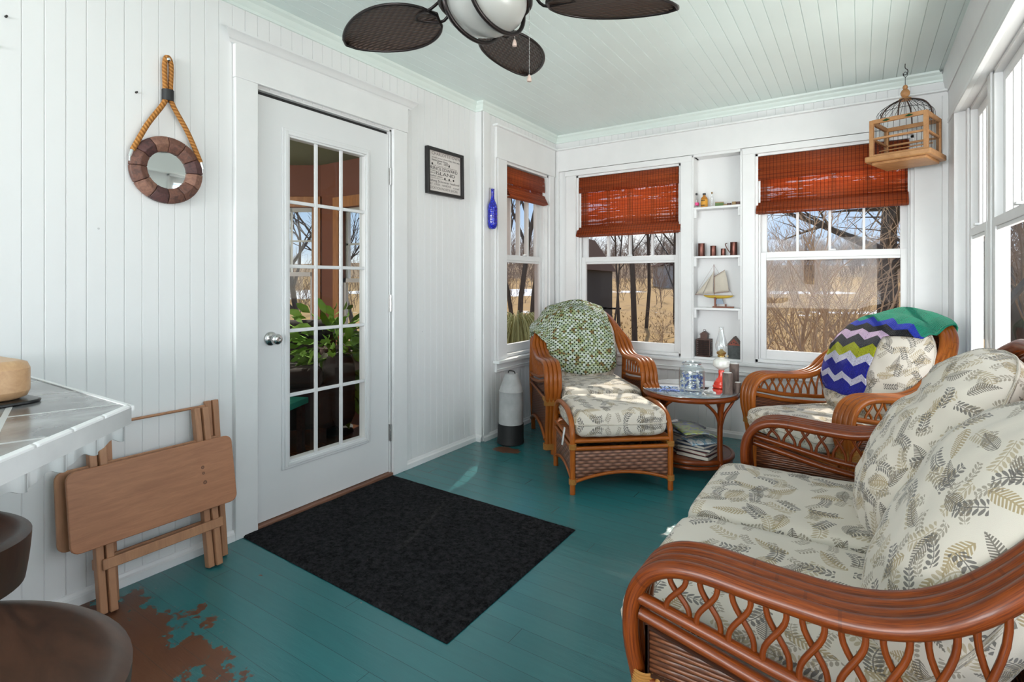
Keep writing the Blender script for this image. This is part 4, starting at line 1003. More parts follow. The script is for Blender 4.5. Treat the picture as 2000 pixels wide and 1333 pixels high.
# wooden candle holders
def candle(u, d, h, r, label):
    p = at(u, d); o = thing('candle_holder', label, 'candle holder', (p.x, p.y, zt))
    MB().lathe([(0, 0), (r * .98, 0), (r, .004), (r * .97, h * .5), (r, h - .002), (r * .86, h), (r * .82, h - .008), (0, h - .008)], 20).build('wood_body', 'candle_wood', o, ang=35)
    MB().lathe([(0, h - .0085), (r * .80, h - .0085), (r * .80, h + .002), (0, h + .002)], 20).build('candle', 'white_wax', o); return o
candle(1421, 3.12, .125, .0285, 'shorter grey wood candle holder in front of the oil lamp')
candle(1434, 3.27, .155, .028, 'taller dark wood candle holder nearest the right armchair')
candle(1441, 3.16, .060, .02, 'smallest candle holder, mostly hidden behind the armchair arm')
# shells
def shell(u, d, s, rz, label):
    p = at(u, d); m = MB()
    for k in range(1):
        m.grid(18, 9, lambda a, b: Vector((s * b * math.cos(PI * (a - .5) * .9) * .9, s * b * math.sin(PI * (a - .5) * .9), .001 + s * .42 * math.sin(PI * min(1, b * .92 + .08)) * (.85 + .12 * math.cos(a * 50)))))
        m.grid(18, 2, lambda a, b: Vector((s * b * math.cos(PI * (a - .5) * .9) * .9, s * b * math.sin(PI * (a - .5) * .9), .001)))
    o = m.build('seashell', 'seashell', fix=True); o.location = (p.x, p.y, zt); o.rotation_euler = (0, 0, rz); return tag(o, label, 'seashell')
shell(1384, 3.14, .034, 2.2, 'white scallop shell between the glass jar and the oil lamp'); shell(1372, 3.10, .024, .6, 'small pale shell against the foot of the glass jar')
shell(1398, 3.13, .02, 3.6, 'tiny shell beside the red lamp foot')
p = at(1303, 3.22); m = MB(); random.seed(5)
for k in range(34):
    x, y = random.gauss(0, .032), random.gauss(0, .018); R_ = random.uniform(.005, .009)
    m.lathe([(0, -R_ * .5), (R_ * .8, -R_ * .3), (R_, 0), (R_ * .6, R_ * .45), (0, R_ * .6)], 7, c=(x, y, R_ * .5))
o = m.build('sea_glass', 'blue_stone'); o.location = (p.x, p.y, zt); o.rotation_euler = (0, 0, .3); o['kind'] = 'stuff'; tag(o, 'scatter of blue and white sea glass at the left of the glass table', 'sea glass')

# ---------------------------------------------------------------- things in the niche
def onS(u, y, z):
    # bearing u met with the plane y
    a = (u - 1000) / 1035; rx = FW[0] + RT[0] * a; ry = FW[1] + RT[1] * a; return Vector((2.35 + rx * y / ry, y, z))
z1_, z2_, z3_, z4_ = 1.732, 1.357, .962, .583
def bottle(u, label, r, h, glass, cap, lab=None, fill=None):
    p = onS(u, 4.245, z1_ + .0005); o = thing('small_bottle', label, 'bottle', tuple(p))
    MB().lathe([(0, 0), (r, 0), (r, h * .62), (r * .8, h * .72), (r * .38, h * .80), (r * .38, h * .9), (0, h * .9)], 20).build('bottle_body', fill or glass, o, ang=50)
    if cap: MB().lathe([(0, h * .88), (r * .48, h * .88), (r * .48, h), (0, h)], 16).build('cap', cap, o)
    if lab: MB().lathe([(r + .0006, h * lab[1]), (r + .0012, h * (lab[1] + .01)), (r + .0012, h * lab[2]), (r + .0006, h * (lab[2] + .01))], 20).build('bottle_label', lab[0], o)
    return o
bottle(1360, 'clear bottle with a pink label, leftmost on the top niche shelf', .019, .118, 'bottle_clear', 'black_cap', ('label_pink', .18, .36))
b = bottle(1375.5, 'amber bottle with an orange label on the top niche shelf', .025, .112, 'bottle_clear', 'black_cap', ('label_yellow', .06, .55), simple('amber', (.5, .2, .03), .15).name and 'amber')
m = MB()
for z0, n_ in ((.05, 4), (.012, 5)):
    for k in range(n_):
        a = -PI / 2 + (k - (n_ - 1) / 2) * .26 - .15; r = .0265; m.box((r * math.cos(a) - .002, r * math.sin(a) - .001, z0), (r * math.cos(a) + .002, r * math.sin(a) + .001, z0 + .009))
m.build('lettering', 'ink', b)
bottle(1390.5, 'narrow clear vial with a cork beside the amber bottle', .013, .118, 'bottle_clear', 'kraft')
p = onS(1405, 4.24, z1_); o = thing('wooden_box', 'small open green and kraft box on the top niche shelf', 'box', tuple(p), .25)
m = MB(); m.box((-.030, -.022, .0005), (.030, .022, .003)); m.box((-.03, -.022, 0.0005), (.03, -.019, .034)); m.box((-.03, .019, .0005), (.03, .022, .034)); m.box((-.03, -.022, .0005), (-.027, .022, .034)); m.box((.027, -.022, .0005), (.03, .022, .034)); m.build('box_body', 'kraft', o)
MB().box((-.031, -.0235, .002), (.029, -.0218, .026)).build('box_label', 'green_box', o)
for i, (u, w, c, l) in enumerate(((1417, .008, 'kraft', 'small tan wood block next to the open box'), (1424, .014, 'tin_brown', 'little brown wooden block in the middle of the top shelf'), (1434, .022, 'kraft', 'low brown wood slice towards the right of the top shelf'), (1442, .02, 'tin_brown', 'dark carved piece, rightmost on the top niche shelf'))):
    p = onS(u, 4.235, z1_ + .0005); m = MB(); m.prism(rrect(.03, .028, .006), 0, w + .006); o = m.build('wood_block', c, bevel=.002); o.location = p; tag(o, l, 'wood block')
def mug(u, h, r, label, handle=0):
    p = onS(u, 4.245, z2_ + .0005); o = thing('metal_mug', label, 'mug', tuple(p), group='brown metal mugs on the middle niche shelf')
    MB().lathe([(0, 0), (r, 0), (r * 1.03, .003), (r, .006), (r * .97, h - .004), (r * 1.03, h), (r * .93, h), (r * .90, .008), (0, .008)], 24).build('mug_body', 'copper', o, ang=50)
    if handle:
        s = handle; MB().tube(spl([(-s * r * .7, -r * .6, h * .2), (-s * (r + .004), -r * .7, h * .3), (-s * (r + .022), -r * .8, h * .62), (-s * (r + .030), -r * .8, h * .86), (-s * (r + .016), -r * .8, h * .93)], 5), .0032, 6).build('handle', 'copper', o)
    else: MB().tube(spl([(r * .3, r * .9, h * .8), (r * .3, r + .016, h * .8), (r * .3, r + .016, h * .3), (r * .3, r * .9, h * .25)], 5), .003, 6).build('handle', 'copper', o)
    return o
mug(1370, .100, .0255, 'tallest brown metal mug, leftmost on the middle shelf'); mug(1393, .078, .022, 'medium brown metal mug, second from the left'); mug(1412.5, .055, .0175, 'smallest brown metal mug, third from the left'); mug(1433, .100, .0255, 'brown metal mug with its handle showing, rightmost', 1)
# sailboat
p = onS(1403, 4.225, z3_); SB = thing('model_sailboat', 'model sailboat with yellow hull and cream sails on the niche shelf', 'sailboat', tuple(p))
def hull(a, b):
    x = -.125 + .25 * a; w = .020 * math.sin(PI * min(1, a * 1.02)) ** .6; th = PI * b
    return Vector((x + .0, -w * math.cos(th), .098 - .026 * math.sin(th) * math.sin(PI * min(1, a)) ** .5))
m = MB(); m.grid(30, 12, hull); m.build('hull', 'yellow_hull', SB, solid=.002)
m = MB(); m.grid(30, 3, lambda a, b: Vector((-.125 + .25 * a, (b - .5) * .038 * math.sin(PI * min(1, a * 1.02)) ** .6, .0975))); m.build('deck', 'red_wood', SB, solid=.002)
m = MB(); m.prism([(-.03, .03), (.045, .03), (.03, .078), (-.01, .078)], -.003, .003, Matrix.Rotation(PI / 2, 4, 'X')); m.build('keel', 'blue_grey' if 'blue_grey' in MAT else simple('blue_grey', (.30, .36, .45), .5) and 'blue_grey', SB)
m = MB(); m.box((-.045, -.018, .0005), (.125, .018, .012)); m.box((-.030, -.02, .012), (-.018, .02, .085)); m.box((.055, -.014, .012), (.065, .014, .03)); m.build('stand', 'red_wood', SB)
m = MB(); m.tube([(-.035, 0, .098), (-.037, 0, .345)], .0022, 6); m.tube([(-.034, 0, .115), (.085, 0, .128)], .0018, 6); m.tube([(-.037, 0, .245), (.055, 0, .300)], .0016, 6); m.tube([(-.125, 0, .100), (-.195, 0, .103)], .0018, 6); m.build('mast', 'red_wood', SB)
def tri(mb, A, B, C_, bulge=.008, n=8):
    A, B, C_ = map(Vector, (A, B, C_)); mb.grid(n, n, lambda a, b: (A.lerp(B, a)).lerp(C_, b) + Vector((0, -bulge * math.sin(PI * a) * math.sin(PI * b), 0)))
m = MB(); q = [Vector(x) for x in ((-.033, 0, .118), (.083, 0, .130), (.053, 0, .298), (-.036, 0, .244))]
m.grid(10, 10, lambda a, b: q[0].lerp(q[1], a).lerp(q[3].lerp(q[2], a), b) + Vector((.006 * math.sin(PI * b) * a, -.010 * math.sin(PI * a) * math.sin(PI * b), 0))); m.build('mainsail', 'sail_cloth', SB, solid=.0008)
m = MB(); tri(m, (-.13, 0, .106), (-.044, 0, .112), (-.040, 0, .290)); m.build('jib', 'sail_cloth', SB, solid=.0008)
m = MB(); tri(m, (-.19, 0, .105), (-.130, 0, .112), (-.055, 0, .262)); m.build('jib', 'sail_cloth', SB, solid=.0008)
m = MB(); m.tube([(-.037, 0, .34), (-.195, 0, .103)], .0006, 4); m.tube([(-.037, 0, .34), (.12, 0, .1)], .0006, 4); m.build('rigging', 'red_wood', SB)
SB.scale = (.88, .88, .96)
# tin lantern
p = onS(1376, 4.248, z4_ + .0005); TL_ = thing('tin_lantern', 'dark brown pierced tin lantern at the left of the bottom niche', 'lantern', tuple(p), .0)
m = MB(); w = .050; m.box((-w, -.045, 0), (w, .04, .008)); m.box((-w, -.045, .128), (w, .04, .136))
for a in (-w, w - .006):
    for b in (-.045, .034): m.box((a, b, 0), (a + .006, b + .006, .13))
m.build('lantern_frame', 'tin_brown', TL_)
m = MB()
for k in range(9): x = -w + .006 + k * (2 * w - .012) / 8; m.tube([(x, -.044, .006), (x, -.044, .13)], .0022, 5)
for k in range(8): z = .012 + k * .0155; m.tube([(-w + .004, -.0445, z), (w - .004, -.0445, z)], .0022, 5); m.tube([(-w + .001, -.04, z), (-w + .001, .035, z)], .0022, 5); m.tube([(w - .001, -.04, z), (w - .001, .035, z)], .0022, 5)
m.build('grille', 'tin_brown', TL_)
m = MB(); m.box((-.026, -.024, .136), (.026, .024, .172)); m.prism([(-.034, .170), (.034, .170), (0, .196)], -.028, .028, Matrix.Rotation(PI / 2, 4, 'X')); m.tube([(.008 * math.cos(a), 0, .201 + .008 * math.sin(a)) for a in [2 * PI * i / 12 for i in range(12)]], .0015, 5, closed=True); m.build('chimney_cap', 'tin_brown', TL_)
MB().box((-w + .008, -.03, .008), (w - .008, .03, .125)).build('lantern_core', 'black_rubber', TL_)
# bird house
p = onS(1435, 4.252, z4_ + .0005); BH = thing('birdhouse', 'birdhouse with red gable and grey shingled walls at the right of the bottom niche', 'birdhouse', tuple(p), 0)
MB().box((-.044, -.035, 0), (.046, .035, .105)).build('house_body', 'slate_shingle', BH, bevel=.001)
RXm = Matrix.Rotation(PI / 2, 4, 'X')
m = MB(); m.prism([(-.044, .105), (.046, .105), (.001, .158)], -.035, .035, RXm); m.build('gable', 'red_roof', BH)
m = MB(); m.prism([(-.054, .098), (-.046, .096), (.001, .152), (.001, .166)], -.043, .043, RXm); m.prism([(.056, .098), (.048, .096), (.001, .152), (.001, .166)][::-1], -.043, .043, RXm); m.build('roof', 'candle_wood', BH)
m = MB()
for x, z in ((0, .122), (-.015, .116), (.016, .116)): m.lathe([(0, 0), (.0045, 0), (.0045, .0015), (0, .0015)], 12, M=Matrix.Translation((x, -.0350, z)) @ Matrix.Rotation(PI / 2, 4, 'X'))
m.build('holes', 'black_rubber', BH); MB().box((-.046, -.038, .100), (.048, -.034, .106)).build('ledge', 'red_roof', BH)

# ---------------------------------------------------------------- wall things
MR = thing('rope_mirror', 'round mirror in a driftwood frame hanging by a rope', 'mirror', (.0, 1.022, 1.607))
def seg_ring(k, n=12, ro=.134, ri=.074):
    m = MB(); a0 = 2 * PI * k / n + .006; a1 = 2 * PI * (k + 1) / n - .006; q = []
    pr = [(ri, .004), (ri, .024), ((ri + ro) / 2, .040), (ro, .026), (ro, .004)]
    v = []
    for i in range(4):
        a = a0 + (a1 - a0) * i / 3; v += [(x, r * math.cos(a), r * math.sin(a)) for r, x in pr]
    n5 = 5; f = [(i * n5 + j, i * n5 + (j + 1) % n5, (i + 1) * n5 + (j + 1) % n5, (i + 1) * n5 + j) for i in range(3) for j in range(5)] + [tuple(range(5))[::-1], tuple(range(15, 20))]
    m.add(v, f); o = m.build('frame_segment', ['mirror_wood', 'mirror_wood_dark', 'mirror_wood_pale', 'mirror_wood'][(k * 7 + 1) % 4], MR, bevel=.003, fix=True); return o
for k in range(12): seg_ring(k)
MB().lathe([(0, 0), (.128, 0), (.128, .010), (0, .010)], 40, M=Matrix.Rotation(PI / 2, 4, 'Y')).build('backing', 'tin_brown', MR)
MB().lathe([(0, .012), (.076, .012), (.076, .014), (0, .014)], 48, M=Matrix.Rotation(PI / 2, 4, 'Y')).build('mirror_glass', 'mirror', MR, smooth=False)
zt_ = .455
m = MB(); L_ = [(.024, -.125, .055), (.026, -.075, .165), (.026, -.012, .275), (.022, -.010, .33), (.022, -.012, .42), (.018, -.004, .452), (.018, .006, .452), (.022, .012, .42), (.022, .010, .33), (.026, .012, .275), (.026, .075, .165), (.024, .125, .055)]
m.tube(spl(L_, 6), .0098, 8); m.build('rope', 'rope', MR)
m = MB(); m.tube(spl([(.022, 0, .278), (.022, 0, .322)], 4), .0215, 12); m.build('rope_whipping', 'black_rubber', MR)
for s_ in (1, -1):
    m = MB(); m.tube([(.024, s_ * .125, .058), (.024, s_ * .134, .030)], .0075, 10); m.tube([(.022, s_ * .132, .04), (.022, s_ * .134, .012)], .004, 8); m.build('rope_bracket', 'chrome', MR)
m = MB(); m.lathe([(0, 0), (.008, 0), (.006, .006), (0, .008)], 14, M=Matrix.Translation((.028, 0, .444)) @ Matrix.Rotation(PI / 2, 4, 'Y')); m.build('nail_head', 'chrome', MR)
# screws left in the boards
for (y, z, l) in ((.543, 2.03, 'larger dark screw hook high in the white boards above the bar'), (.918, 1.893, 'dark nail hole left of the hanging rope mirror'), (.522, 1.925, 'tiny dark nail below the larger screw')):
    m = MB(); m.lathe([(0, 0), (.004, 0), (.003, .012), (0, .013)], 10, M=Matrix.Translation((0, y, z)) @ Matrix.Rotation(PI / 2, 4, 'Y')); o = m.build('nail', 'dark_iron'); tag(o, l, 'nail')

# framed print
FP = thing('framed_print', 'black framed print of place names in mixed lettering beside the door', 'picture', (.0, 2.735, 1.888)); FP.rotation_euler = (math.radians(.8), 0, 0)
w, h = .37, .305
m = MB(); ring(m, -w / 2, w / 2, -h / 2, h / 2, .002, .030, .020); m.build('picture_frame', 'black_frame', FP, bevel=.0015)
MB().box((.008, -w / 2 + .018, -h / 2 + .018), (.012, w / 2 - .018, h / 2 - .018)).build('print_sheet', 'paper', FP, smooth=False)
def text(txt, y, z, size, sx=1.0, mat='ink', parent=FP, x=.0126, align='LEFT', bold=0):
    c = bpy.data.curves.new('t', 'FONT'); c.body = txt; c.size = size; c.align_x = align; c.extrude = .0001; c.offset = bold; c.resolution_u = 3
    o = bpy.data.objects.new('t', c); COL.objects.link(o)
    bpy.context.view_layer.update(); dg = bpy.context.evaluated_depsgraph_get(); me = bpy.data.meshes.new_from_object(o.evaluated_get(dg)); bpy.data.objects.remove(o)
    wd = (max(v.co.x for v in me.vertices) - min(v.co.x for v in me.vertices)) if me.vertices else 1
    k = (sx / wd) if sx > .03 and align == 'FIT' else 1
    # text x -> world +y, text y -> world +z
    vs = [(x + v.co.z, y + v.co.x * k, z + v.co.y) for v in me.vertices]; fs = [tuple(p.vertices) for p in me.polygons]
    bpy.data.meshes.remove(me); return vs, fs, mat
W_ = w - .052; Y0 = -W_ / 2; rows = [('CHARLOTTETOWN', .100, .030, 'ink_grey', .030, .92), ('small town charm', .079, .017, 'ink_grey', .03, .55), ('by the sea', .079, .017, 'ink', .21, .33), ('Home Sweet Home', .061, .020, 'ink', .03, .50), ('Est. 1873', .044, .022, 'ink', .085, .40),
    ('red sand and lupins', .029, .012, 'ink_grey', .03, .8), ('PRINCE EDWARD', .004, .030, 'ink', .0, .92), ('great', -.008, .013, 'ink', .0, .2), ('sailing', -.022, .014, 'ink_grey', .0, .2), ('ISLAND', -.026, .032, 'ink', .07, .62), ('another place', -.042, .017, 'ink', .0, .42),
    ('confederation bridge tides', -.054, .010, 'ink_grey', .0, .72), ('Fishing Schooner Seafood', -.076, .022, 'ink', .0, .97), ('BAY   CREEK   HARBOUR', -.098, .020, 'ink_grey', .0, .7), ('COVE', -.101, .014, 'ink', .245, .2), ('LOCATION NORTH SHORE', -.124, .024, 'ink_grey', .0, .92)]
acc = []
for txt, z, sz, mt, ox, fr in rows:
    vs, fs, mt = text(txt, Y0 + ox, z + .012, sz * 1.05, W_ * fr, mt, align='FIT') if False else text(txt, 0, z + .008, sz * 1.0)[:2] + (mt,)
    mn = min(v[1] for v in vs); mx_ = max(v[1] for v in vs); k = W_ * fr * (1 if ox < .2 else 1) / (mx_ - mn); k = min(k, (W_ - ox) / (mx_ - mn))
    vs = [(v[0], Y0 + ox + (v[1] - mn) * k, v[2]) for v in vs]
    acc.append((mt, MB().add(vs, fs)))
for y, z in ((-.125, .048), (.045, .055), (.0, -.036), (.045, -.036), (.09, -.036)):
    m = MB(); m.lathe([(0, 0), (.0075, 0), (.0075, .0006), (0, .0006)], 14, M=Matrix.Translation((.0122, y, z)) @ Matrix.Rotation(PI / 2, 4, 'Y')); m.build('printed_dot', 'ink', FP)
for mt, mb in acc: mb.build('lettering', mt, FP, smooth=False)

# cobalt bottle hung on the pilaster
CB = thing('cobalt_bottle', 'cobalt blue flattened glass bottle hanging by the corner window', 'bottle', (X1, 3.170, 1.545))
M_ = Matrix.Translation((.036, 0, 0)) @ Matrix.Diagonal((.85, 1, 1, 1))
MB().lathe([(0, 0), (.020, .003), (.034, .018), (.038, .035), (.038, .155), (.034, .180), (.020, .208), (.0135, .228), (.013, .285), (.015, .288), (.015, .296), (0, .296)], 28, M=M_).build('bottle_body', 'cobalt', CB, ang=60)
MB().tube([(.036, 0, .292), (.034, 0, .305), (.0, 0, .306)], .002, 6).build('wire_hanger', 'chrome', CB)
# channel marker buoy
BY = thing('lobster_buoy', 'old white lobster buoy with black base on the floor by the corner window', 'buoy', (.248, 3.180, 0)); BY.rotation_euler = (0, math.radians(1.0), 0)
MB().lathe([(0, .0), (.088, .0), (.098, .01), (.094, .05), (.093, .145), (0, .145)], 36).build('black_base', 'black_rubber', BY, ang=40)
MB().lathe([(0, .145), (.0885, .145), (.087, .30), (.086, .372), (.089, .376), (.085, .382), (.070, .43), (.048, .49), (.044, .50), (0, .502)], 36).build('buoy_body', simple('weathered_white', (.52, .52, .52), .75, vary=.22, scale=11, bump=.002).name, BY, ang=40)
MB().tube(spl([(-.028, 0, .500), (-.024, 0, .516), (.0, 0, .52), (.024, 0, .516), (.030, 0, .502)], 4), .0045, 6).build('handle', 'dark_iron', BY)

# ---------------------------------------------------------------- folded tray tables leaning on the wall
def tray(name, label, x0, zoff=0, front=True):
    r = thing(name, label, 'folding table', (x0, 0, 0)); r.rotation_euler = (0, math.radians(-9.5), 0)
    def leg(y, t=.019, zt=.655, dx=0, w=.030): return MB().box((dx, y, .0), (dx + t, y + w, zt)).build('leg', 'tray_leg_wood', r, bevel=.003)
    return r, leg
TT = thing('folding_tray_table', 'folded wooden tray table leaning against the white boards', 'folding table', (.150, 0, 0)); TT.rotation_euler = (0, math.radians(-10.5), 0)
def bx(nm, a, b, mat='tray_leg_wood', bev=.003): return MB().box(a, b).build(nm, mat, TT, bevel=bev)
for y, dx in ((.745, -.012), (.772, -.002)): bx('leg', (dx, y, .004), (dx + .034, y + .024, .640))
for y, dx in ((1.108, -.012), (1.136, -.002)): bx('leg', (dx, y, .004), (dx + .034, y + .024, .640))
bx('cross_bar', (.024, .758, .150), (.040, 1.172, .186)); bx('cross_bar', (-.026, .745, .150), (-.010, 1.150, .186))
m = MB(); m.prism(rrect(.27, .562, .028, 5), 0, .014, Matrix.Translation((.048, .945, .372)) @ Matrix.Rotation(PI / 2, 4, 'Y')); m.build('table_board', 'tray_wood', TT, bevel=.003)
bx('board_cleat', (.030, .80, .27), (.046, .83, .47)); bx('board_cleat', (.030, 1.06, .27), (.046, 1.09, .47))
T2 = thing('folding_tray_table', 'second folded tray table of darker wood, behind the first one', 'folding table', (.110, 0, 0)); T2.rotation_euler = (0, math.radians(-7), 0)
m = MB(); m.prism(rrect(.27, .562, .028, 5), 0, .014, Matrix.Translation((.006, .930, .372)) @ Matrix.Rotation(PI / 2, 4, 'Y')); m.build('table_board', 'tray_leg_wood', T2, bevel=.003)
for y, dx in ((1.164, -.02), (1.190, -.012), (.800, -.02)): MB().box((dx, y, .004), (dx + .022, y + .024, .655)).build('leg', 'tray_leg_wood', T2, bevel=.003)
MB().tube([(-.01, .80, .636), (-.01, 1.19, .636)], .0055, 10).build('dowel', 'tray_leg_wood', T2)

# ---------------------------------------------------------------- tiled bar
BAR = thing('tiled_bar', 'white bar counter topped with grey marble tiles and ruffled white edge tiles', 'counter', (0, 0, 0))
ZB = .920; poly = [(.002, .440), (1.205, .440), (1.425, .200), (1.425, -.72), (.002, -.72)]
MB().prism(poly[::-1], ZB - .030, ZB - .0005).build('worktop', 'counter_body', BAR)
MB().prism([(.002, .440), (1.195, .440), (1.413, .200), (1.413, -.72), (.002, -.72)][::-1], ZB - .002, ZB).build('tile_top', 'tiles', BAR, smooth=False)
m = MB(); m.box((.002, .438, ZB - .008), (1.2, .446, ZB + .002)); m.build('edge_strip', 'trim', BAR)
m = MB(); m.box((.05, -.68, 0), (.60, -.12, ZB - .03)); m.build('bar_cabinet', 'trim', BAR, bevel=.004)
def edge_tiles(P0, P1):
    P0 = Vector(P0 + (0,)); P1 = Vector(P1 + (0,)); A = (P1 - P0).normalized(); Nn = Vector((-A.y, A.x, 0)); L_ = (P1 - P0).length
    n = max(1, round(L_ / .085)); wd = L_ / n
    pr = [(0, ZB - .004), (.001, ZB + .003), (.006, ZB + .006), (.013, ZB + .003), (.015, ZB - .004), (.014, ZB - .010), (.0165, ZB - .016), (.0165, ZB - .056)]
    for i in range(n):
        m = MB(); a = P0 + A * (i * wd + .0005)
        nn = 13; v = []
        for k in range(nn):
            t = k / (nn - 1); fl = .008 * (math.exp(-((t - .12) / .06) ** 2)) ; lo = -.007 * math.cos(2 * PI * t)
            for j, (o, z) in enumerate(pr): v.append(a + A * ((wd - .001) * t) + Nn * (o + (fl if j >= 5 else 0)) + Vector((0, 0, z + (lo if j == 7 else 0))))
        q = len(pr); f = [(k * q + j, (k + 1) * q + j, (k + 1) * q + j + 1, k * q + j + 1) for k in range(nn - 1) for j in range(q - 1)]
        m.add(v, f); m.build('edge_tile', 'white_tile', BAR, ang=50, solid=-.004)
edge_tiles((1.425, .200), (1.205, .440)); edge_tiles((1.425, -.72), (1.425, .200))
# bread box board on a black tray
p = (.79, .30); BX = thing('black_tray', 'flat black tray under the pale wooden block on the bar', 'tray', (.80, .262, ZB + .0005), math.radians(8))
MB().prism(rrect(.44, .16, .03), 0, .006).build('tray_plate', 'black_tray', BX, bevel=.002)
WB = thing('wooden_block', 'rounded pale maple block lying on the black tray at the left edge', 'wooden block', (.800, .285, ZB + .0075), math.radians(6))
m = MB(); m.prism(rrect(.40, .115, .045, 8), 0, .075); m.build('block_body', 'light_maple', WB, bevel=.016)

# ---------------------------------------------------------------- stools
def stool(label, loc, rx, ry, H, rz):
    s = thing('wooden_bar_stool', label, 'stool', loc, rz, None)
    def top(a, b):
        th = 2 * PI * a; r = b; x = rx * r * math.cos(th); y = ry * r * math.sin(th)
        z = H - .048 * (1 - min(1, (r / .90)) ** 2.2) + .010 * math.cos(2 * th) * r * r
        if r > .94: z -= .006 * ((r - .94) / .06) ** 2
        return Vector((x, y, z))
    m = MB(); m.grid(56, 22, top, wrapu=True)
    def side(a, b):
        th = 2 * PI * a; k = 1 - .05 * b ** 1.5; z = H - .006 + .010 * math.cos(2 * th) - .095 * b
        return Vector((rx * k * math.cos(th), ry * k * math.sin(th), z))
    m.grid(56, 8, side, wrapu=True); m.lathe([(0, H - .10), (rx * .93, H - .10)], 30); m.build('seat', 'stool_wood', s, fix=True, ang=50)
    for sx in (1, -1):
        for sy in (1, -1):
            MB().tube([(sx * rx * .45, sy * ry * .45, H - .10), (sx * rx * .78, sy * ry * .78, 0)], [.022, .016], 12).build('leg', 'stool_wood', s)
    MB().tube([(sx * rx * .68, sy * ry * .68, .22) for sx, sy in ((1, 1), (-1, 1), (-1, -1), (1, -1))], .010, 8, closed=True).build('foot_ring', 'stool_wood', s)
    return s
stool('dark brown wooden stool with scooped seat, nearest the camera', (1.475, .075, 0), .250, .245, .690, 0)
stool('dark brown wooden stool behind the near one, tucked under the bar', (.84, .175, 0), .215, .21, .655, 0)

# ---------------------------------------------------------------- mat
RX0, RX1, RY0, RY1 = .028, 1.245, 1.325, 2.24
m = MB()
q = [Vector((.012, 1.335)), Vector((1.250, 1.297)), Vector((1.243, 2.222)), Vector((.024, 2.248))]
def rg(a, b):
    p = q[0].lerp(q[1], a).lerp(q[3].lerp(q[2], a), b); n_ = noise.noise(Vector((p.x * 9, p.y * 9, 0)))
    e = min(a, 1 - a, b, 1 - b); jag = .003 * noise.noise(Vector((p.x * 60, p.y * 60, 2))) if e == 0 else 0
    # rounded corners
    return Vector((p.x + jag, p.y + jag, (.0095 if e > 0 else .003) + .0018 * n_ + .0012 * noise.noise(Vector((p.x * 80, p.y * 80, 5)))))
m.grid(150, 110, rg); m.grid(2, 2, lambda a, b: Vector(((q[0].lerp(q[1], a)).lerp(q[3].lerp(q[2], a), b).x, (q[0].lerp(q[1], a)).lerp(q[3].lerp(q[2], a), b).y, .0012)))
tag(m.build('door_mat', 'rug', ang=180), 'large black fibre mat on the teal floor in front of the door', 'rug')
random.seed(9)

# ---------------------------------------------------------------- ceiling fan
FN = thing('ceiling_fan', 'ceiling fan with brown woven leaf blades and a caged glass light', 'ceiling fan', (1.315, 1.415, 0))
MB().lathe([(0, 2.459), (.075, 2.459), (.072, 2.43), (.05, 2.40), (.016, 2.39), (.014, 2.30), (0, 2.30)], 28).build('canopy', 'bronze', FN)
MB().lathe([(0, 2.30), (.05, 2.30), (.105, 2.28), (.125, 2.25), (.125, 2.18), (.105, 2.160), (.060, 2.150), (0, 2.150)], 36).build('motor_housing', 'bronze', FN)
MB().lathe([(0, 2.150), (.060, 2.150), (.062, 2.140), (.095, 2.132), (.150, 2.112), (.157, 2.100), (.157, 2.082), (.148, 2.074), (.142, 2.08), (.06, 2.12), (0, 2.12)], 40).build('light_fitter', simple('fan_bronze', (.10, .045, .032), .3, .65, vary=.2).name, FN)
MB().lathe([(.138, 2.082), (.136, 2.06), (.120, 2.025), (.085, 2.000), (.045, 1.988), (0, 1.985)], 40).build('glass_bowl', simple('frosted_glass', (.44, .44, .42), .25, 0, .6, vary=.04, scale=5).name, FN)
m = MB(); 
for off in (-.055, .055):
    pts = []
    for k in range(21):
        a = PI * k / 20; R_ = math.sqrt(max(.0, .150 ** 2 - off ** 2)); x = -R_ * math.cos(a); z = 2.08 - .105 * math.sin(a) ** .8 if 0 < k < 20 else 2.08
        ca, sa = math.cos(1.5), math.sin(1.5); pts.append((x * ca - off * sa, x * sa + off * ca, z))
    m.tube(pts, .0075, 8)
m.tube(circ(.150, 2.078, 40), .007, 7, closed=True); m.build('light_cage', 'bronze', FN)
for k in range(5):
    a = math.radians(38.5 + 72 * k); Mz = Matrix.Rotation(a, 4, 'Z') @ Matrix.Translation((0, 0, 2.088)) @ Matrix.Rotation(math.radians(9), 4, 'X')
    outl = lambda t: .128 * (math.sin(PI * t ** .80)) ** .62
    m = MB(); m.grid(24, 15, lambda s_, b: Mz @ Vector((.205 + .452 * s_, (2 * b - 1) * outl(min(.9999, max(.0001, s_))), .010 * (1 - (2 * b - 1) ** 2))), lambda s_, b: (.452 * s_, (2 * b - 1) * outl(min(.9999, max(.0001, s_)))))
    bl = m.build('blade', 'blade_weave', FN, solid=.006)
    edge = [Mz @ Vector((.205 + .452 * t, outl(min(.9999, max(.0001, t))), .002)) for t in [i / 22 for i in range(23)]] + [Mz @ Vector((.205 + .452 * t, -outl(min(.9999, max(.0001, t))), .002)) for t in [i / 22 for i in range(22, -1, -1)]]
    MB().tube(edge, .0055, 6, closed=True).build('blade_edge', 'bronze', bl)
    m = MB()
    for yy in (.014, -.014): m.tube(spl([Mz @ Vector(q_) for q_ in ((.10, yy, .075), (.15, yy * 1.6, .05), (.20, yy * 2.6, .004), (.27, yy * 1.6, .012), (.30, 0, .012))], 4), .0055, 6)
    m.build('blade_iron', 'bronze', FN)
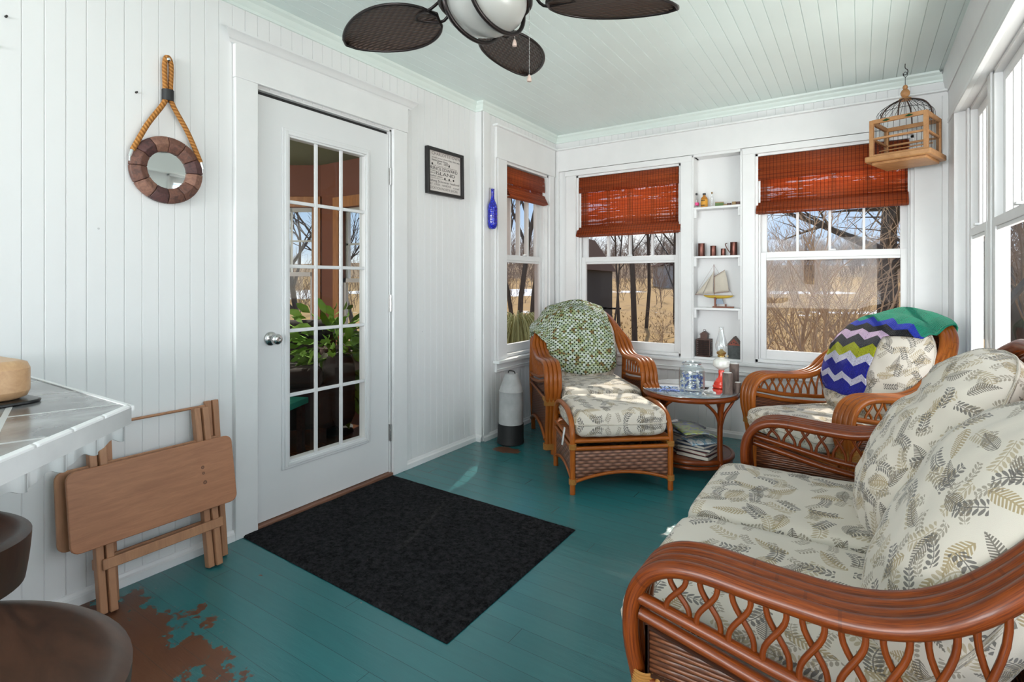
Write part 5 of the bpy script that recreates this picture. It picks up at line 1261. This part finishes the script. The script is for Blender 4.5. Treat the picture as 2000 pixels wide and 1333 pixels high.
def chain(x, y, z0, z1, parent):
    m = MB(); k = int((z0 - z1) / .0044)
    for i in range(k): m.lathe([(0, -.0015), (.0014, -.0008), (.0014, .0008), (0, .0015)], 6, c=(x, y, z0 - .0044 * i))
    m.tube([(x, y, z0), (x, y, z1)], .0004, 4); o = m.build('pull_chain', 'nickel', parent)
    MB().lathe([(0, z1 - .024), (.0075, z1 - .022), (.008, z1 - .016), (.0045, z1 - .002), (.0025, z1 + .001), (0, z1 + .001)], 14, c=(x, y, 0)).build('chain_pull', simple('wood_pull', (.55, .42, .36), .4).name, o)
chain(.112, .095, 2.09, 1.848, FN); chain(.060, .085, 2.09, 1.975, FN)

# ---------------------------------------------------------------- birdcage
BC = thing('hanging_birdcage', 'small wooden birdcage hanging from a ceiling hook', 'birdcage', (2.575, 3.93, 0), math.radians(-18))
zc = 1.862
w = .132
m = MB(); m.prism(rrect(.325, .325, .012), zc + .012, zc + .045); m.build('cage_base', 'cage_wood', BC, bevel=.006); MB().prism(rrect(.27, .27, .01), zc - .004, zc + .012).build('base_tray', 'cage_wood', BC, bevel=.003)
for sx in (1, -1):
    for sy in (1, -1): MB().box((sx * w - .011, sy * w - .011, zc + .045), (sx * w + .011, sy * w + .011, zc + .262)).build('corner_post', 'cage_wood', BC, bevel=.002)
def rails(z, h, nm='rail'):
    m = MB(); m.box((-w, -w - .008, z), (w, -w + .008, z + h)); m.box((-w, w - .008, z), (w, w + .008, z + h)); m.box((-w - .008, -w, z), (-w + .008, w, z + h)); m.box((w - .008, -w, z), (w + .008, w, z + h)); m.build(nm, 'cage_wood', BC, bevel=.0015)
rails(zc + .045, .012, 'lower_rail'); rails(zc + .145, .012, 'middle_rail'); rails(zc + .240, .024, 'top_rail')
m = MB()
for k in range(11):
    t = -w + 2 * w * (k + .5) / 11
    for p0 in ((t, w), (w, t), (-w, t)): m.tube([(p0[0], p0[1], zc + .05), (p0[0], p0[1], zc + .25)], .0011, 4)
m.build('wire_bars', 'dark_iron', BC)
m = MB()
for k in range(28):
    a = 2 * PI * k / 28; c, s_ = math.cos(a), math.sin(a); k_ = min(1 / max(abs(c), 1e-6), 1 / max(abs(s_), 1e-6)); r0 = min(w * k_, w * 1.12)
    m.tube(spl([(c * r0, s_ * r0, zc + .262), (c * r0 * .93, s_ * r0 * .93, zc + .315), (c * .082, s_ * .082, zc + .358), (c * .024, s_ * .024, zc + .388)], 5), .0012, 4)
m.tube([(w * .93 * math.cos(a), w * .93 * math.sin(a), zc + .312) for a in [2 * PI * i / 30 for i in range(30)]], .0016, 5, closed=True)
m.build('wire_dome', 'dark_iron', BC)
m = MB(); 
for t in (0, PI / 2):
    m.tube(spl([(math.cos(t) * s_ * r_, math.sin(t) * s_ * r_, zc + z) for r_, z, s_ in ((w, .262, -1), (w * .9, .318, -1), (.08, .364, -1), (0, .388, 1), (.08, .364, 1), (w * .9, .318, 1), (w, .262, 1))], 5), .004, 6)
m.build('dome_ribs', 'tin_brown', BC)
MB().lathe([(0, zc + .380), (.034, zc + .382), (.030, zc + .392), (.013, zc + .398), (.022, zc + .412), (.024, zc + .426), (.017, zc + .440), (.010, zc + .446), (.014, zc + .456), (.010, zc + .468), (0, zc + .474)], 20).build('finial', 'cage_wood', BC)
m = MB(); m.tube([(0, 0, zc + .470), (0, 0, zc + .52)], .0016, 5); m.tube(spl([(0, 0, zc + .515), (.011, 0, zc + .530), (.0, 0, zc + .550), (-.010, 0, zc + .535), (-.003, 0, zc + .52)], 5), .0018, 5); m.build('hanging_wire', 'dark_iron', BC)
HK = MB(); HK.tube(spl([(0, 0, 2.461), (0, 0, 2.435), (.012, 0, 2.420), (.010, 0, 2.400), (-.004, 0, 2.394), (-.012, 0, 2.404)], 5), .0022, 6); o = HK.build('ceiling_hook', 'dark_iron'); o.location = (2.575, 3.93, 0); tag(o, 'small dark ceiling hook that carries the birdcage', 'hook')
m = MB(); m.box((-.06, -.006, zc + .07), (.06, .006, zc + .078)); m.tube([(-w, 0, zc + .10), (w, 0, zc + .10)], .004, 6); m.build('perch', 'cage_wood', BC)
m = MB()
for x_ in (-.055, .055): m.prism([(x_ - .02, .248), (x_, .258), (x_ + .02, .250), (x_, .243)], -w - .0125, -w - .0095, Matrix(((1, 0, 0, 0), (0, 0, 1, 0), (0, 1, 0, zc), (0, 0, 0, 1))))
m.build('painted_leaves', 'dark_leaf', BC)

# ---------------------------------------------------------------- bamboo blinds
def blind(O, A, Nn, w, ztop, zbot, valance, label):
    """profile (out from the wall plane, z) swept along A"""
    O = Vector(O); A = Vector(A); Nn = Vector(Nn); h = ztop - zbot
    r = thing('bamboo_blind', label, 'blind', tuple(O + Vector((0, 0, ztop))))
    def strip(prof, nm, a0, a1, v0=0):
        pts = prof; L_ = [0]
        for p, q_ in zip(pts, pts[1:]): L_.append(L_[-1] + math.hypot(p[0] - q_[0], p[1] - q_[1]))
        m = MB(); vs = []; 
        for p in pts:
            for a in (a0, a1): vs.append(A * a + Nn * p[0] + Vector((0, 0, p[1] - ztop)))
        fs = [(2 * i, 2 * i + 1, 2 * i + 3, 2 * i + 2) for i in range(len(pts) - 1)]; us = [((a0, v0 + L_[i]), (a1, v0 + L_[i]), (a1, v0 + L_[i + 1]), (a0, v0 + L_[i + 1])) for i in range(len(pts) - 1)]
        m.add(vs, fs, us); return m.build(nm, 'blind', r, solid=.0018, ang=60)
    rows = []; zc_ = zbot; 
    prof = [(-.030, ztop)] + [(-.030 + .0, ztop - (h - .075) * t) for t in (.3, .6, 1)]
    fold = []
    for k in range(4):
        o = .004 + .009 * k; z_ = zbot + .012 + .016 * (3 - k)
        fold += [(-.012 + o * .6, z_ + .030), (-.004 + o, z_ + .010), (.0 + o, z_), (-.018, z_ + .004 - .004 * k)]
    fold.append((-.020, zbot + .012))
    strip(prof + fold, 'woven_shade', .003, w - .003)
    strip([(-.012, ztop), (-.008, ztop - valance * .5), (-.006, ztop - valance)], 'valance', .0, w, 1.7)
    m = MB(); f = lambda a, b, c, d, e, g: m.box(tuple(A * a + Nn * b + Vector((0, 0, c - ztop))), tuple(A * d + Nn * e + Vector((0, 0, g - ztop)))); f(.002, -.045, ztop - .02, w - .002, -.016, ztop - .001); m.build('head_rail', 'tin_brown', r)
    return r
blind((X1, W1[0] + .03, 0), (0, 1, 0), (1, 0, 0), .60, 2.062, 1.815, .13, 'narrow red brown bamboo blind rolled high in the corner window')
blind((W2[0] + .004, Y1, 0), (1, 0, 0), (0, -1, 0), .902, 2.070, 1.545, .135, 'red brown bamboo blind hanging lowest, in the window left of the niche')
blind((W3[0] + .004, Y1, 0), (1, 0, 0), (0, -1, 0), .895, 2.070, 1.645, .175, 'widest red brown bamboo blind, behind the birdcage')
# ---------------------------------------------------------------- parlour seen through the door
def wallseg(name, P0, P1, z0, z1, openings, mat, th=.10, side=1):
    P0 = Vector(P0 + (0,)); P1 = Vector(P1 + (0,)); A = (P1 - P0).normalized(); Nn = Vector((-A.y, A.x, 0)) * side; L_ = (P1 - P0).length
    M = Matrix(((A.x, Nn.x, 0, P0.x), (A.y, Nn.y, 0, P0.y), (0, 0, 1, 0), (0, 0, 0, 1))); m = MB(); x = 0
    for a, b, c, d in openings:
        m.box((x, 0, z0), (a, th, z1), M); m.box((a, 0, z0), (b, th, c), M); m.box((a, 0, d), (b, th, z1), M); x = b
    m.box((x, 0, z0), (L_, th, z1), M); o = m.build(name, mat, smooth=False); struct(o); return M
PC = 2.36
# bay wall facing the door and the wall towards the porch end
Ma = wallseg('wall_parlor_bay', (-3.60, 2.60), (-2.28, 3.47), 0, PC, [(.50, 1.50, .55, 1.93)], 'parlor_wall', side=1)
Mb = wallseg('wall_parlor_end', (-2.28, 3.47), (-.62, 3.47), 0, PC, [(.30, 1.10, .45, 1.90)], 'parlor_wall', side=1)
wallseg('wall_parlor_side', (-.62, 3.57), (-.62, 3.10), 0, PC, [], 'parlor_wall', side=-1); wallseg('wall_parlor_return', (-.66, 3.10), (-.10, 3.10), 0, PC, [], 'parlor_wall', side=1)
wallseg('wall_parlor_west', (-3.60, -.6), (-3.60, 2.66), 0, PC, [], 'parlor_wall', side=1); wallseg('wall_parlor_south', (-3.7, -.6), (-.1, -.6), 0, PC, [], 'parlor_wall', side=-1)
struct(MB().box((-3.8, -.7, -.08), (-.10, 3.6, -.001)).build('floor_parlor', 'parlor_floor')); struct(MB().box((-3.8, -.7, PC), (-.10, 3.7, PC + .08)).build('ceiling_parlor', 'parlor_ceiling'))
struct(MB().box((-.112, -.7, 0), (-.10, D0 - .01, PC)).box((-.112, D1 + .01, 0), (-.10, 3.1, PC)).box((-.112, D0 - .01, DT), (-.10, D1 + .01, PC)).build('wall_parlor_east', 'parlor_wall'))
def pwin(name, M, a, b, z0, z1, mull):
    r = struct(bpy.data.objects.new(name, None)); COL.objects.link(r)
    m = MB(); c = .085
    m.box((a - c, -.022, z0 - .1), (a, .0, z1 + c), M); m.box((b, -.022, z0 - .1), (b + c, 0, z1 + c), M); m.box((a - c, -.024, z1), (b + c, 0, z1 + c + .02), M); m.box((a - c, -.05, z0 - .03), (b + c, .02, z0), M); m.build('window_frame', 'parlor_wood', r, bevel=.004)
    m = MB(); s_ = .04
    zm = (z0 + z1) / 2
    for q0, q1 in ((z0, zm + .02), (zm - .02, z1)):
        y = .04 if q0 == z0 else .07
        m.box((a, y, q0), (a + s_, y + .03, q1), M); m.box((b - s_, y, q0), (b, y + .03, q1), M); m.box((a, y, q0), (b, y + .03, q0 + s_), M); m.box((a, y, q1 - s_), (b, y + .03, q1), M)
    for k in range(1, mull): x = a + (b - a) * k / mull; m.box((x - .009, .07, zm), (x + .009, .09, z1), M)
    m.box((a, .07, (zm + z1) / 2 - .009), (b, .09, (zm + z1) / 2 + .009), M); m.build('sash', 'trim', r)
    m = MB(); m.box((a, .055, z0), (b, .058, z1), M); m.build('pane', 'pane', r, smooth=False)
pwin('window_20', Ma, .50, 1.50, .55, 1.93, 4); pwin('window_21', Mb, .30, 1.10, .45, 1.90, 3)
# parlour furniture
PS = thing('dark_sofa', 'dark brown upholstered sofa inside the house behind the glazed door', 'sofa', (-1.62, 2.12, 0), math.radians(52))
m = MB(); m.box((-.80, -.42, .10), (.80, .42, .42)); m.build('sofa_base', 'sofa_dark', PS, bevel=.05); m = MB(); m.box((-.80, .22, .30), (.80, .46, .84)); m.build('sofa_back', 'sofa_dark', PS, bevel=.09)
for sx in (1, -1): MB().box((sx * .82 - .11, -.42, .1), (sx * .82 + .11, .44, .62)).build('sofa_arm', 'sofa_dark', PS, bevel=.08)
for x in (-.36, .36): MB().box((x - .35, -.44, .40), (x + .35, .20, .54)).build('seat_cushion', 'sofa_dark', PS, bevel=.05)
for sx in (1, -1):
    for sy in (1, -1): MB().box((sx * .7 - .03, sy * .35 - .03, 0), (sx * .7 + .03, sy * .35 + .03, .11)).build('leg', 'tin_brown', PS)
def leafy(mb, c, n, R_, lf, seed, droop=.3, rnd=(1, 1, 1)):
    rr = random.Random(seed)
    for k in range(n):
        d = Vector((rr.gauss(0, 1) * rnd[0], rr.gauss(0, 1) * rnd[1], abs(rr.gauss(0, .8)) * rnd[2] + .1)).normalized(); p0 = Vector(c); p1 = p0 + d * R_ * rr.uniform(.4, 1); p1.z -= droop * R_ * rr.random()
        s_ = lf * rr.uniform(.6, 1.2); t = (p1 - p0).normalized(); t = (t + Vector((rr.gauss(0, .4), rr.gauss(0, .4), -rr.random() * .6))).normalized(); b = t.orthogonal().normalized(); b = (b + t.cross(b) * rr.gauss(0, 1)).normalized(); up = t.cross(b)
        P_ = [p1, p1 + t * s_ * .35 + b * s_ * .22 + up * s_ * .05, p1 + t * s_ * .75 + b * s_ * .16 + up * s_ * .03, p1 + t * s_ - up * s_ * .08, p1 + t * s_ * .75 - b * s_ * .16 + up * s_ * .03, p1 + t * s_ * .35 - b * s_ * .22 + up * s_ * .05]
        mb.add(P_, [(0, 1, 2, 3, 4, 5)])
PPl = thing('potted_plant', 'leafy green houseplant in the room behind the glazed door', 'plant', (-1.16, 2.74, 0))
m = MB(); leafy(m, (0, 0, .66), 300, .36, .13, 3, .8); leafy(m, (.08, -.02, .55), 200, .26, .15, 5, 1.5); m.build('foliage', 'parlor_leaf', PPl)
MB().lathe([(0, .40), (.11, .40), (.14, .62), (.13, .64), (0, .62)], 20).build('pot', 'tin_brown', PPl)
MB().lathe([(0, 0), (.16, 0), (.03, .03), (.02, .37), (.15, .395), (0, .40)], 20).build('plant_stand', 'dark_iron', PPl)
LP = thing('floor_lamp', 'floor lamp with pale shade beyond the dark sofa', 'lamp', (-1.02, 2.68, 0))
MB().lathe([(0, 0), (.12, 0), (.11, .02), (.012, .03), (.010, .50), (0, .50)], 18).build('lamp_base', 'dark_iron', LP); MB().lathe([(.10, .62), (.20, .50), (.20, .495), (.10, .615)], 26, closed=True).build('lamp_shade', 'lampshade', LP)
TS = thing('low_teal_bench', 'low teal topped bench just inside the glazed door', 'bench', (-1.02, 1.97, 0), math.radians(25))
MB().box((-.32, -.18, .33), (.32, .18, .37)).build('bench_top', 'teal_shelf', TS, bevel=.004)
for sx in (1, -1):
    for sy in (1, -1): MB().box((sx * .28 - .02, sy * .15 - .02, 0), (sx * .28 + .02, sy * .15 + .02, .33)).build('leg', 'tin_brown', TS)

# ---------------------------------------------------------------- outdoors
def gz(x, y):
    d = (x - 2.35) * FW[0] + y * FW[1]; s_ = (x - 2.35) * RT[0] + y * RT[1]
    z = lerp([(-50, -1.0), (5, -1.0), (20, -1.05), (35, -.62), (60, .2), (100, 2.0), (160, 5.4), (300, 11.0)], d)
    return z + .12 * noise.noise(Vector((x * .15, y * .15, 0))) * min(1, max(0, d / 10)) + .02 * max(0, d - 60) * noise.noise(Vector((x * .02, y * .02, 4)))
m = MB(); NG = 90
gx = [-300 + 600 * ((i / (NG - 1)) - .5) * 2 * abs((i / (NG - 1)) - .5) * 1.0 + 300 for i in range(NG)]
m.grid(NG, NG, lambda a, b: (lambda X, Y: Vector((X, Y, gz(X, Y))))(330 * (2 * a - 1) * abs(2 * a - 1), -25 + 320 * b * b))
gr = struct(m.build('floor_ground', 'ground')); gr.name = 'ground'

def tree_mesh(mb, base, H, r0, seed, levels=4, spread=.55, kids_=(7, 4, 3), first=.28, up=.25, rmin=.006, segs=6, lean=(0, 0), wig=.10):
    rr = random.Random(seed)
    def grow(p, d, L_, r, lev):
        n = 6 if lev == 0 else 4; pts = [p]; rs = [r]; dd = d.copy(); dirs = [dd]
        for i in range(n):
            dd = (dd + Vector((rr.gauss(0, wig), rr.gauss(0, wig), rr.gauss(0, wig * .6) + (up * .12 if lev else .02)))).normalized(); pts.append(pts[-1] + dd * L_ / n); rs.append(max(rmin * .6, r * (1 - .78 * (i + 1) / n))); dirs.append(dd)
        mb.tube(pts, rs, max(3, segs - lev), cap=False)
        if lev >= levels - 1: return
        k = kids_[min(lev, len(kids_) - 1)]
        for j in range(k):
            t = first + (1 - first) * (j + rr.random() * .8) / k if lev == 0 else .25 + .75 * (j + rr.random()) / k
            t = min(.98, t); x = t * n; i = int(x); q_ = pts[i].lerp(pts[i + 1], x - i); rb = rs[i] * .62
            az = rr.random() * 2 * PI; s_ = spread * rr.uniform(.7, 1.3); o1 = dirs[i].orthogonal().normalized(); o2 = dirs[i].cross(o1)
            nd = (dirs[i] * math.cos(s_) + (o1 * math.cos(az) + o2 * math.sin(az)) * math.sin(s_) + Vector((0, 0, up * .3))).normalized()
            grow(q_, nd, L_ * rr.uniform(.38, .60) * (1.15 - .45 * t), max(rmin, rb), lev + 1)
    grow(Vector(base), Vector((lean[0], lean[1], 1)).normalized(), H, r0, 0)
def bare(name, u, d, H, r0, seed, label, mat='bark', cat='tree', group=None, **k):
    p = at(u, d); z = gz(p.x, p.y) - .1; o = thing(name, label, cat, (p.x, p.y, z), 0, group)
    m = MB(); tree_mesh(m, (0, 0, 0), H, r0, seed, **k); m.build('trunk_and_branches', mat, o); return o
bare('bare_tree', 1240, 19.5, 15, .115, 11, 'thick straight bare trunk in the middle of the left far window', first=.22, kids_=(12, 6, 4), wig=.03, levels=4)
bare('bare_tree', 1212, 19, 10, .045, 12, 'slender straight bare tree just left of the thick trunk', first=.3, kids_=(10, 5, 3), wig=.04)
bare('bare_tree', 1193, 18.5, 9, .042, 13, 'slender bare tree leaning left of the other two trunks', first=.3, kids_=(9, 5, 3), wig=.05, lean=(.10, .06))
bare('bare_tree', 1262, 24, 11, .09, 14, 'bare tree behind and right of the thick trunk', first=.3, kids_=(10, 6, 4), wig=.05)
bare('bare_tree', 1318, 26, 9, .10, 15, 'dark bushy bare tree at the right edge of the left far window', first=.15, kids_=(14, 6, 4), wig=.08, spread=.8)
bare('bare_tree', 1385, 22, 11, .09, 16, 'bare tree hidden behind the niche, its boughs reaching both windows', first=.2, kids_=(12, 6, 4), spread=.8)
bare('spreading_tree', 1728, 13.0, 7.5, .27, 21, 'massive dark tree trunk at the right of the wider far window', first=.30, kids_=(12, 7, 4), spread=.95, wig=.07, up=.1)
bare('bare_shrub', 1600, 8.2, 3.0, .045, 22, 'tall many branched bare shrub filling the wider far window', mat='twig', cat='shrub', first=.05, kids_=(13, 6, 4), spread=.55, wig=.10, rmin=.004)
bare('bare_shrub', 1540, 9.0, 2.9, .04, 23, 'bare shrub left of the centre in the wider far window', mat='twig', cat='shrub', first=.05, kids_=(11, 6, 4), spread=.6, wig=.10, rmin=.004)
bare('bare_shrub', 1672, 9.4, 2.8, .04, 24, 'bare shrub in front of the massive trunk', mat='twig', cat='shrub', first=.05, kids_=(11, 6, 4), spread=.6, wig=.10, rmin=.004)
bare('bare_shrub', 1488, 10.0, 2.8, .035, 25, 'reddish bare shrub at the left edge of the wider far window', mat='twig', cat='shrub', first=.04, kids_=(14, 7, 4), spread=.65, wig=.10, rmin=.004)
bare('low_shrub', 1290, 15.0, 1.3, .02, 26, 'low twiggy shrub at the bottom right of the left far window', mat='twig', cat='shrub', first=.03, kids_=(12, 6, 3), spread=.8, rmin=.003)
bare('bare_tree', 1012, 16, 11, .10, 31, 'bare tree centred in the narrow corner window', first=.25, kids_=(11, 6, 4)); bare('bare_tree', 1036, 21, 11, .12, 32, 'bare tree right of centre in the narrow corner window', first=.25, kids_=(11, 6, 4)); bare('bare_tree', 1002, 25, 10, .12, 33, 'farther bare tree at the left of the narrow corner window', first=.25, kids_=(11, 6, 4))
bare('bare_tree', 590, 14, 7, .09, 34, 'bare tree outside the left parlour window', first=.2, kids_=(11, 6, 4)); bare('bare_tree', 700, 16, 5.5, .09, 35, 'bare tree outside the right parlour window', first=.2, kids_=(10, 6, 4))
bare('bare_tree', 1975, 9, 8, .14, 36, 'bare tree close outside the right hand windows', first=.1, kids_=(14, 7, 4), spread=.8); bare('bare_tree', 1990, 12, 8, .14, 37, 'bare tree farther outside the right hand windows', first=.1, kids_=(14, 7, 4), spread=.8)
# yellow weeping bush by the corner window
p = at(1010, 12.5); WB_ = thing('weeping_shrub', 'rounded yellow green weeping shrub low in the corner window', 'shrub', (p.x, p.y, gz(p.x, p.y)))
m = MB(); rr = random.Random(4)
for k in range(420):
    a = rr.random() * 2 * PI; R_ = rr.uniform(.5, 1.1); h = rr.uniform(1.0, 1.45); m.tube(spl([(0, 0, .1), (math.cos(a) * R_ * .4, math.sin(a) * R_ * .4, h), (math.cos(a) * R_ * .9, math.sin(a) * R_ * .9, h * .75), (math.cos(a) * R_ * 1.15, math.sin(a) * R_ * 1.15, .15)], 4), .006, 3, cap=False)
m.build('stems', simple('pale_stem', (.42, .40, .16), .8).name, WB_)
# the dark barn
p = at(1098, 24); z = gz(p.x, p.y) - .3; BN = thing('barn', 'dark weathered barn with a red edged roof at the left of the left far window', 'building', (p.x, p.y, z), math.radians(8))
MB().box((-1.0, 0, 0), (1.0, 5, 3.0)).build('barn_walls', 'barn_board', BN)
m = MB(); m.prism([(-1.2, 2.9), (1.18, 2.9), (0, 4.6)], -5.2, .25, Matrix.Rotation(PI / 2, 4, 'X')); m.build('barn_roof', 'barn_roof', BN)
p = at(1178, 25.5); m = MB()
for k in range(3): m.box((k * .28, 0, .75), (k * .28 + .16, .3, .8)); 
m.box((-.1, 0, .0), (-.02, .08, .8)); m.box((.7, 0, 0), (.78, .08, .8)); m.box((-.1, 0, .72), (.78, .35, .80)); o = m.build('garden_bench', 'barn_board'); o.location = (p.x, p.y, gz(p.x, p.y)); tag(o, 'dark garden bench beside the barn', 'bench')
p = at(1345, 70); HS = thing('distant_house', 'pale grey house on the far slope behind bare trees', 'building', (p.x, p.y, gz(p.x, p.y) - .3), math.radians(30))
MB().box((-4, -3, 0), (4, 3, 3)).build('house_walls', simple('house_grey', (.35, .36, .38), .8).name, HS); m = MB(); m.prism([(-4.4, 3), (4.4, 3), (0, 5.2)], -3.3, 3.3, Matrix.Rotation(PI / 2, 4, 'X')); m.build('house_roof', 'barn_roof', HS)
# leafless woodland along the far slope: nobody could count it
def wood(name, label, u0, u1, d0, d1, n, hr, seed, mat='thicket'):
    rr = random.Random(seed); m = MB()
    for k in range(n):
        u = rr.uniform(u0, u1); d = rr.uniform(d0, d1); p = at(u, d); H = rr.uniform(*hr); r0 = H * .008 + d * .00008
        tree_mesh(m, (p.x, p.y, gz(p.x, p.y) - .3), H, r0, rr.random() * 1e6, levels=3, kids_=(9, 5), first=.12, spread=.6, rmin=d * .00028, segs=4)
    o = m.build(name, mat, smooth=False); o['kind'] = 'stuff'; return tag(o, label, 'woodland')
wood('woodland', 'brown leafless woodland along the far slope', 930, 1960, 95, 165, 420, (4, 8), 5)
wood('underbrush', 'bare brushwood across the middle field', 960, 1900, 36, 80, 190, (1.4, 3.6), 6)
wood('hedgerow', 'brown hedge beyond the parlour windows', 300, 930, 22, 45, 110, (1.5, 4.0), 7)
wood('garden_thicket', 'brown thicket outside the right hand windows', 1930, 2120, 10, 30, 60, (4, 7.5), 8)
wood('shrub_thicket', 'tangle of bare shrubs below the wider far window', 1460, 1780, 10, 20, 26, (1.4, 2.6), 9, 'twig')
# dry grass tufts
m = MB(); rr = random.Random(12)
for k in range(5200):
    u = rr.uniform(950, 2000); d = 6 + 26 * rr.random() ** 1.4; p = at(u, d); z = gz(p.x, p.y) - .02; h = rr.uniform(.05, .22); a = rr.random() * 6.28; w = .012 + d * .0008
    m.add([(p.x - w * math.cos(a), p.y - w * math.sin(a), z), (p.x + w * math.cos(a), p.y + w * math.sin(a), z), (p.x + rr.gauss(0, h * .4), p.y + rr.gauss(0, h * .4), z + h)], [(0, 1, 2)])
o = m.build('grass_tufts', simple('straw', (.46, .31, .15), .9, vary=.2, scale=.6).name, smooth=False); o['kind'] = 'stuff'; tag(o, 'dry grass tufts on the lawn outside', 'grass')
